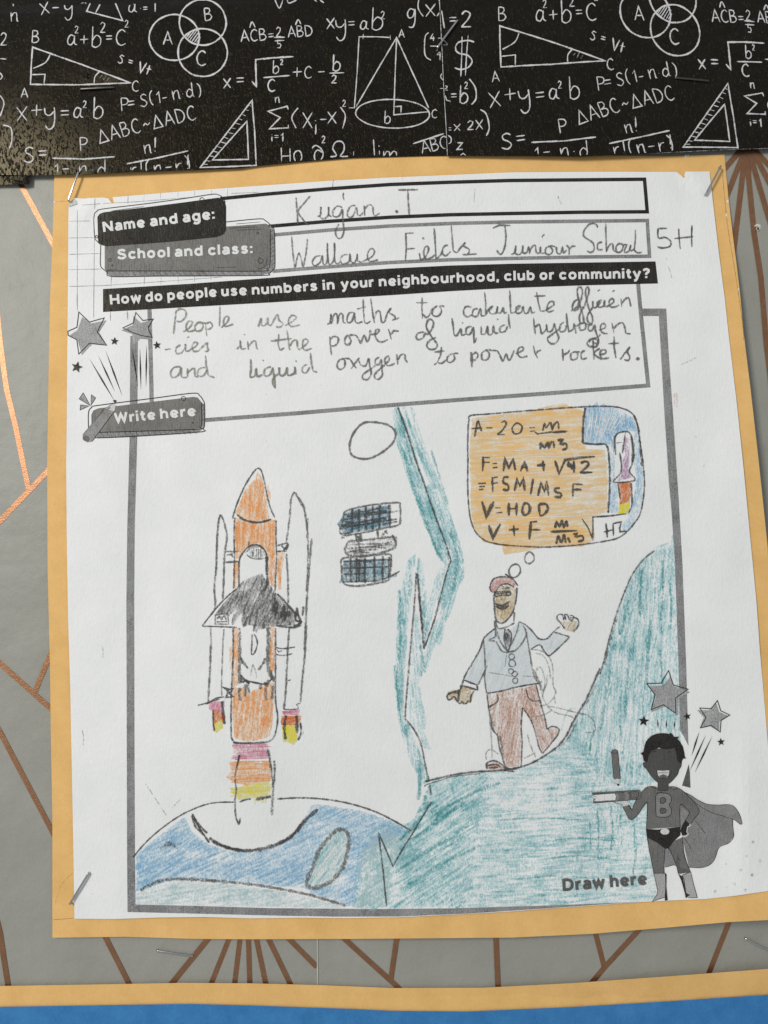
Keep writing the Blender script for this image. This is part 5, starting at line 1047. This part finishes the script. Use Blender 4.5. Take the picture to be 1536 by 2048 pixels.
ftext('l205,647 262,645;l212,670 255,668;l212,692 245,690;l308,600 312,710;l310,605 350,600;l312,647 350,640;430,602 397,602 390,640 425,660 422,695 385,690', 4.0)
ftext('l473,702 490,612 510,665 535,612 547,702;l607,612 590,728;l643,738 665,640 690,702 707,640 722,738;805,680 770,685 775,710 812,720 805,747 762,742', 4.2)
ftext('l900,648 898,742;l898,650 972,655;l900,690 962,692', 3.8)
ftext('l233,778 250,830 265,888 320,778', 5.6, 1); ftext('l330,826 370,824;l335,862 382,858', 3.4)
ftext('l430,788 430,882;l485,788 486,882;l430,832 486,830;550,790 530,830 540,877 577,862 582,810 550,790;l648,798 658,882;650,800 700,797 716,830 690,872 655,882', 4.4)
ftext('l283,952 315,1042 367,943', 5.2, 1); ftext('l430,986 502,980;l465,953 471,1032', 4.6); ftext('l592,925 580,1058;l583,930 637,925;l590,986 662,986', 4.4)
ftext('768,975 780,925 800,962 820,915 832,968 850,920 860,965;l735,1000 930,992;778,1090 790,1030 815,1080 835,1022 846,1082;860,1040 880,1080;900,1020 932,1010 915,1036 967,1030 972,1062 935,1072', 3.8)
ftext('l1125,1002 1190,985;l1140,938 1146,990 1150,1042;l1195,1030 1193,940;l1192,940 1252,928 1240,975 1245,1000 1292,995', 3.2)
mr = P_('mini_rocket', tbb)
fillx(mr, 'N', '1272,300 1312,320 1312,480 1302,560 1330,602 1222,632 1262,560 1260,480 1282,440 1277,380', 'purple', 75, .62, 5, .6, grid=9, n=4, sw=3)
fillx(mr, 'N', '1228,640 1322,632 1326,720 1312,782 1240,802 1242,720', 'red', 65, .72, 5, .6, grid=9, n=6, sw=3)
fillx(mr, 'N', '1236,800 1318,782 1312,832 1282,880 1230,866', 'yellow', 80, .9, 5, .6, grid=9, n=3, sw=3)
mr.line('N', '1212,440 1210,300 1280,268 1322,290 1338,400 1332,500 1312,560 1352,622 1200,636 1250,565 1250,480 1240,420;l1282,275 1262,425;l1213,352 1257,345;1325,640 1330,800 1300,870;1228,650 1245,760', 3.0, 'pencil_black', .8, 8)
mr.line('N', '1325,300 1340,400 1335,490', 5.4, 'pencil_black', .7, 8); mr.line('N', '1200,300 1195,420', 3, 'pencil', .4, 8)
for s_ in ('850,15 880,38 888,80 870,105 845,117 815,105 808,70 825,30 850,15', '730,120 765,140 770,190 742,225 705,235 680,212 672,175 692,138 730,120'):
    q = P_('thought_circle'); q.line('O', s_, 2.5, 'pencil', .85, 8)

# the drawn man
mn = P_('drawn_man')
tr_ = P_('trousers', mn)
fillx(tr_, 'O', '490,1225 700,1190 795,1175 802,1320 772,1500 782,1700 772,1842 640,1852 602,1650 572,1580 532,1450 507,1330', 'brown', 80, .56, 5, 1, ((985, 1395, 16, 16, -.25), (1022, 1500, 12, 60, .1)), 9, 26, 3.6, .55, 41, slen=.3)
fillx(tr_, 'O', '800,1180 910,1150 942,1300 982,1450 1002,1530 1060,1508 1100,1550 1050,1632 962,1732 932,1650 882,1500 792,1350', 'brown', 110, .58, 5, 1, ((1068, 1430, 8, 30, .15),), 9, 18, 3.6, .6, 42, slen=.3)
tr_.line('O', '485,1225 500,1340 520,1450 532,1530 577,1590 590,1680 620,1780 640,1850;790,1345 777,1500 785,1650 777,1850;790,1345 860,1450 900,1560 930,1680 955,1732;905,1150 940,1290 980,1430 997,1530;570,1225 577,1290 500,1342;820,1190 840,1260 890,1290 950,1280;1000,1530 1040,1505 1085,1515 1102,1552 1050,1630 960,1738', 2.8, 'pencil_black', .78, 8)
tr_.line('O', '600,1580 608,1680 625,1780;520,1400 545,1550', 4, 'pencil', .5, 8)
sh_ = P_('shoe', mn)
fillx(sh_, 'O', '487,1870 487,1822 540,1800 600,1818 632,1852 700,1888 620,1888', 'brown', 10, .6, 6, .5, grid=8, n=3, sw=3); sh_.line('O', '487,1870 483,1822 540,1798 600,1820 632,1852 660,1880;490,1840 560,1830 600,1850;500,1860 580,1855;640,1852 700,1872 777,1850;630,1880 720,1890', 3.2, 'pencil_black', .75, 9)
jk = P_('jacket', mn)
fillx(jk, 'O', '460,750 560,672 590,668 660,700 760,612 820,640 870,690 930,752 1000,757 1060,700 1190,742 1110,832 1020,902 940,812 860,850 872,960 902,1140 700,1190 482,1220 466,1080 400,1152 290,1110 350,1000 420,850', 'jacket', 70, .62, 5, .6, ((1000, 1320, 30, 20, .1),), 10, 24, 4, .5, 43, slen=.25)
jk.line('O', '550,672 460,752 430,840 370,950 300,1070 280,1140;860,850 900,822 940,812 980,870 1012,902 1060,870 1190,745;820,640 870,690 930,757 1000,755 1060,690;485,1222 600,1205 760,1165 930,1138', 3.0, 'pencil_black', .85, 8)
jk.line('O', '455,762 465,870 470,990 466,1100 482,1222;490,985 455,1060 408,1152;822,700 840,820 855,900 880,1050 920,1140;560,660 600,780 662,865;760,610 740,700 665,865;560,740 500,772 562,782 610,860 662,872 720,860;790,640 822,720 750,840 690,870;760,610 820,640;1060,700 1195,742', 2.4, 'pencil', .75, 8)
jk.line('O', 'l287,1108 340,1130 402,1152;l268,1155 340,1175 410,1197;280,1112 262,1195;400,1152 408,1195', 3.2, 'pencil_black', .85, 9)
fillx(jk, 'O', '642,680 632,760 665,862 697,730 665,672', 'graph', 80, .5, 6, .4, grid=8); jk.line('O', '640,670 632,760 665,862 697,730 662,672;650,705 640,730 652,755 664,730 650,705', 2.4, 'pencil_black', .9, 8)
for cx, cy, r in ((695, 912, 24), (700, 968, 30), (692, 1035, 22), (722, 1058, 24), (726, 1115, 24)): jk.ribbon(smooth(circle(860 + cx / 4.267, 1100 + cy / 4.267, r / 4.267, None, 9, 0, .1), 2), 1.8, 'pencil', .8, 9)
jk.line('O', '655,870 640,1000;790,1075 870,1080 930,1090;500,1045 600,1060 700,1080', 1.5, 'pencil_soft', .5, 8)
fc_ = P_('face', mn)
fillx(fc_, 'O', '552,372 582,320 640,300 712,312 737,350 732,430 702,540 640,615 602,625 567,580 550,480', 'skin', 80, .6, 5, .5, ((1021, 1180, 6, 10, -.3),), 8, 12, 3, .6, 44)
fc_.line('O', '560,350 546,400 550,500 562,590 600,625 640,612 700,540 735,420 740,320', 3.2, 'pencil_black', .85, 8)
fc_.line('O', '550,382 562,360 620,355 680,350 692,370 672,387 620,385 562,397 550,382;558,375 600,372 640,365 685,362;570,350 590,390;640,345 660,385;600,360 612,392', 2.8, 'pencil_black', .8, 9)
fc_.line('O', '605,300 640,320 690,315;610,330 680,330;600,400 620,430', 2, 'pencil', .6, 9)
fillx(fc_, 'O', '557,458 600,472 640,462 678,438 668,480 630,502 590,502 560,482', 'graph', 0, .85, 6, .3, grid=8); fc_.line('O', '555,455 600,472 640,462 680,436;560,480 600,502 640,500 672,470', 2.6, 'pencil_black', .9, 9)
fc_.line('O', '560,600 575,660 612,670 690,640 720,620;720,530 715,612;552,600 562,740', 2.6, 'pencil', .8, 8)
cp_ = P_('cap', mn)
fillx(cp_, 'O', '515,290 548,242 620,230 700,240 747,292 722,312 660,290 602,300 560,352 525,350 510,325', 'capred', 40, .7, 6, .4, ((1013, 1160, 8, 3, -.25),), 8, 8, 3, .6, 45)
cp_.line('O', '512,300 545,245 620,228 700,242 750,305;512,300 512,335 530,358 560,352 600,302 660,290 720,318;640,205 700,240', 2.9, 'pencil_black', .82, 8)
hd = P_('hand', mn)
fillx(hd, 'O', '150,1200 250,1188 272,1150 372,1180 372,1240 345,1305 270,1315 230,1298 190,1275 150,1262', 'skin', 20, .6, 5, .8, grid=8, n=6, sw=3)
hd.line('O', '262,1150 255,1190 200,1212 150,1232 148,1270 175,1278 205,1250 235,1295 258,1312 272,1290 288,1312 312,1310 322,1285 342,1300 352,1240 377,1200', 3, 'pencil_black', .85, 8); hd.line('O', '150,1230 200,1212 250,1222;250,1195 240,1290', 5, 'pencil_black', .75, 8)
hd2 = P_('hand', mn)
fillx(hd2, 'O', '1112,610 1250,605 1262,640 1222,700 1150,682', 'skin', 60, .45, 5, .6, grid=8, n=4, sw=3)
hd2.line('O', '1150,672 1120,630 1085,590 1092,553 1130,552 1142,600;1140,558 1170,550 1192,602;1190,558 1222,562 1212,612;1220,572 1260,590 1267,640 1222,702;1060,690 1110,650;1150,560 1160,600;1200,570 1205,610', 2.9, 'pencil_black', .78, 8)
gh = P_('erased_sketch', mn)
gh.line('O', '870,850 950,860 1020,920 1050,1020 1050,1150 1072,1220 1010,1312 920,1332;900,1010 940,1000 970,1060 980,1160 962,1250 1010,1340 1080,1390 1200,1420 1260,1460;1000,1330 1100,1350 1260,1390 1340,1410 1400,1470 1402,1550 1330,1556;500,1370 520,1560 530,1780;480,1790 478,1730 520,1703 582,1742;830,1570 850,1650 902,1770;890,880 960,900 1010,980 1030,1100;870,1420 960,1410 1040,1370;800,1780 900,1730;1070,1310 1060,1250', 2.2, 'pencil_soft', .45, 7)
gh.line('O', '880,1020 920,1100 950,1200;930,1010 900,1060 960,1180;1000,1060 990,1150 950,1230;910,1140 960,1120', 3.4, 'pencil_soft', .38, 7)

# ---------------------------------------------------------------- printed helper figure
he = P_('printed_hero')
cape = P_('cape', he)
cape.fill('T', '930,645 1000,680 1070,725 1150,760 1240,768 1350,765 1400,790 1440,850 1465,935 1450,943 1385,897 1380,950 1388,1050 1345,1110 1270,1140 1245,1172 1215,1260 1160,1315 1080,1335 985,1330 955,1200 925,1060 905,960 905,770', 'grey_cape', layer=10, grid=60)
cape.fill('T', '765,1165 800,1160 890,1330 850,1310 768,1330', 'grey_cape', layer=10, grid=60)
cape.line('T', '930,645 1000,680 1070,725 1150,760 1240,768 1350,765 1400,790 1440,850 1465,938 1450,943 1385,897 1380,950 1388,1050 1345,1110 1270,1140 1245,1172 1215,1260 1160,1315 1080,1335 985,1330;960,660 1000,710 1060,760 1120,800 1200,840 1300,870 1385,897;768,1330 850,1310 875,1320;1040,910 1090,970 1135,1030;940,1065 980,1120 1000,1165', 1.2, 'ink_line', 1, 11, True, 1)
lg = []
for d_, o_ in (('608,1060 700,1108 768,1158 760,1280 760,1390 668,1390 640,1250', '608,1060 625,1170 645,1270 668,1390;768,1160 760,1280 760,1390'),
               ('800,1150 850,1092 925,1060 940,1200 965,1290 998,1375 890,1392 862,1290', '800,1150 862,1290 890,1392;925,1060 940,1200 965,1290 998,1375')):
    l_ = P_('leg', he); l_.fill('T', d_, 'grey_shirt', layer=11, grid=60); l_.line('T', o_, 1.4, 'ink_line', 1, 13, True, 1)
P_('leg_shading', he).fill('T', '880,1200 905,1260 900,1330 985,1360 998,1375 890,1392 865,1300', 'grey_dark', layer=12, grid=60)
for d_, s_ in (('665,1385 772,1385 775,1500 768,1600 650,1640 695,1580 702,1540 682,1450', '768,1380 782,1395 780,1500 792,1628 766,1632 772,1500'),
               ('925,1402 1000,1372 1030,1500 1060,1605 985,1607 960,1590 942,1450', '888,1392 925,1412 945,1500 958,1562 997,1582 975,1592 955,1612 948,1570 940,1540 915,1450')):
    b_ = P_('boot', he); b_.fill('T', d_, 'grey_boot', layer=12, grid=60); b_.fill('T', s_, 'ink', layer=13, grid=60)
    q_ = d_.split(); b_.line('T', 'l' + ' '.join(q_ + q_[:1]), 1.2, 'ink_line', 1, 14, True, 1)
shr = P_('shirt', he)
shr.fill('T', '555,655 600,608 690,605 740,640 800,605 880,610 950,660 1030,740 1078,822 1050,870 1000,938 950,905 990,840 905,765 905,965 600,985 606,745 540,830 500,880 470,900 440,890 410,830 385,785 435,762 468,812 485,770', 'grey_shirt', layer=13, grid=60)
shr.line('T', '555,655 600,608 650,600 690,605;800,605 850,602 900,620 950,660 1030,740 1078,822 1050,870 1000,938;385,785 410,830 440,890 470,900 500,880 540,830 606,745 600,985;435,762 468,812 485,770 520,700;905,965 905,765 960,800 990,840 950,905;640,600 690,625;805,610 850,630 880,612', 1.3, 'ink_line', 1, 15, True, 1)
be = P_('belt_briefs', he)
be.fill('T', '595,985 700,990 905,965 907,1040 850,1092 800,1162 765,1162 700,1110 605,1062', 'ink', layer=14, grid=60)
be.poly(circle(1160 + 767 / 4.518, 1440 + 1008 / 4.518, 9, 6.2, 16)[:-1], 'grey_light', layer=15, press=1, grid=99, edgep=1)
hn = P_('hand', he)
hn.fill('T', '300,740 380,752 405,742 440,738 458,768 432,770 392,782 380,765 330,752', 'grey_light', layer=14, grid=60); hn.line('T', '300,740 330,752 380,765 388,785;435,762 462,800 470,820', 1.1, 'ink_line', 1, 15, True, 1)
hn2 = P_('hand', he)
hn2.fill('T', '952,903 990,938 975,990 960,1040 925,1042 905,1002 922,955', 'ink', layer=15, grid=60)
hn2.line('T', '990,940 998,955 975,965 970,985 965,1010 980,1030 950,1052 920,1050', 2.8, 'grey_light', 1, 16, True, 1)
hdd = P_('head', he)
hdd.fill('T', '606,330 640,270 740,255 860,250 905,330 915,375 910,420 895,445 880,490 840,540 800,575 802,632 735,640 700,630 702,565 650,515 620,470 600,440 578,420 570,390 590,372', 'grey_skin', layer=14, grid=60)
hdd.line('T', '570,380 575,420 600,440 620,470 650,515 702,565;800,575 840,540 880,490 895,445 912,420 918,375;695,628 740,640 805,630', 1.3, 'ink_line', 1, 15, True, 1)
hdd.line('T', '650,290 670,282 692,290;788,292 810,286 832,294', 1.2, 'ink_line', 1, 15, True, 1)
hdd.fill('T', '697,455 808,453 804,495 780,522 735,524 706,505', 'grey_light', layer=15, grid=60); hdd.fill('T', '715,505 750,490 790,505 775,524 735,524', 'grey_dark', layer=16, grid=60)
hdd.line('T', '697,455 750,458 808,453 804,495 780,522 735,524 706,505 697,455;705,478 800,476', .9, 'ink_line', 1, 17, True, 1)
hr = P_('hair', he)
hr.fill('T', '545,300 572,288 582,240 595,195 620,165 650,140 690,124 730,118 780,120 812,128 808,115 832,122 848,150 868,152 893,148 880,172 900,190 930,240 943,300 948,335 962,345 930,350 912,392 880,372 872,310 855,252 815,262 780,266 745,262 712,248 690,262 650,275 620,320 610,378 575,370 566,320', 'ink', layer=16, grid=60)
cb = P_('chest_letter', he)
bo_ = '690,670 780,664 808,675 825,705 822,740 805,765 822,795 825,840 805,868 775,878 705,876 688,862'
cb.fill('T', bo_, 'grey_cape', layer=15, grid=60)
cb.fill('T', '727,706 762,700 778,715 775,738 755,752 727,752', 'grey_dark', layer=16, grid=60); cb.fill('T', '728,800 760,796 780,808 778,832 760,842 730,843', 'grey_dark', layer=16, grid=60)
cb.line('T', bo_ + ' 690,670;727,706 762,700 778,715 775,738 755,752 727,752 727,706;728,800 760,796 780,808 778,832 760,842 730,843 728,800', 1.2, 'ink_line', 1, 17, False, 1)
bk = P_('printed_book', he)
bk.fill('T', '108,658 300,648 540,632 552,655 548,700 530,714 300,736 118,752 118,738 128,700 112,676', 'grey_shirt', layer=14, grid=60)
bk.fill('T', '122,680 200,672 312,664 325,690 318,724 220,735 125,740 140,715 118,700', 'white_print', layer=15, grid=60)
bk.fill('T', '318,664 340,662 352,690 345,730 322,733 330,700', 'grey_cape', layer=15, grid=60); bk.fill('T', '400,652 420,650 438,680 432,722 408,724 415,690', 'grey_cape', layer=15, grid=60)
bk.line('T', 'l108,658 300,648 540,632;552,655 550,700 530,714 300,736 118,752;120,738 300,727;112,670 300,662 400,655;445,655 520,650 522,695 450,705 462,680 445,655;150,690 125,692;155,705 140,705', 1.2, 'ink_line', 1, 16, True, 1)
fp = P_('floating_pencil', he)
fp.fill('T', '283,290 292,272 318,266 338,275 343,292 365,530 350,536 338,526 322,538 306,530', 'grey_plate', layer=14, grid=60)
fp.fill('T', '308,540 322,530 362,532 350,580 335,578', 'grey_light', layer=13, grid=60); fp.fill('T', '332,578 345,574 357,580 344,600', 'ink', layer=15, grid=60)
fp.line('T', '283,290 292,272 318,266 338,275 343,292 352,400 365,530;283,290 295,420 306,532;283,290 312,302 343,292', 1.1, 'ink_line', 1, 15, True, 1)
dh = P_('draw_here_text')
B5 = curve_base([(1126, 1782), (1210, 1775.5), (1295, 1768.5)])
for wd, a, c in (('Draw', 1126, 1210), ('here', 1220.5, 1294)): bold_word(Part('word', dh), wd, a, c, B5, 24, 'grey_dark', 12)
finish_parts()
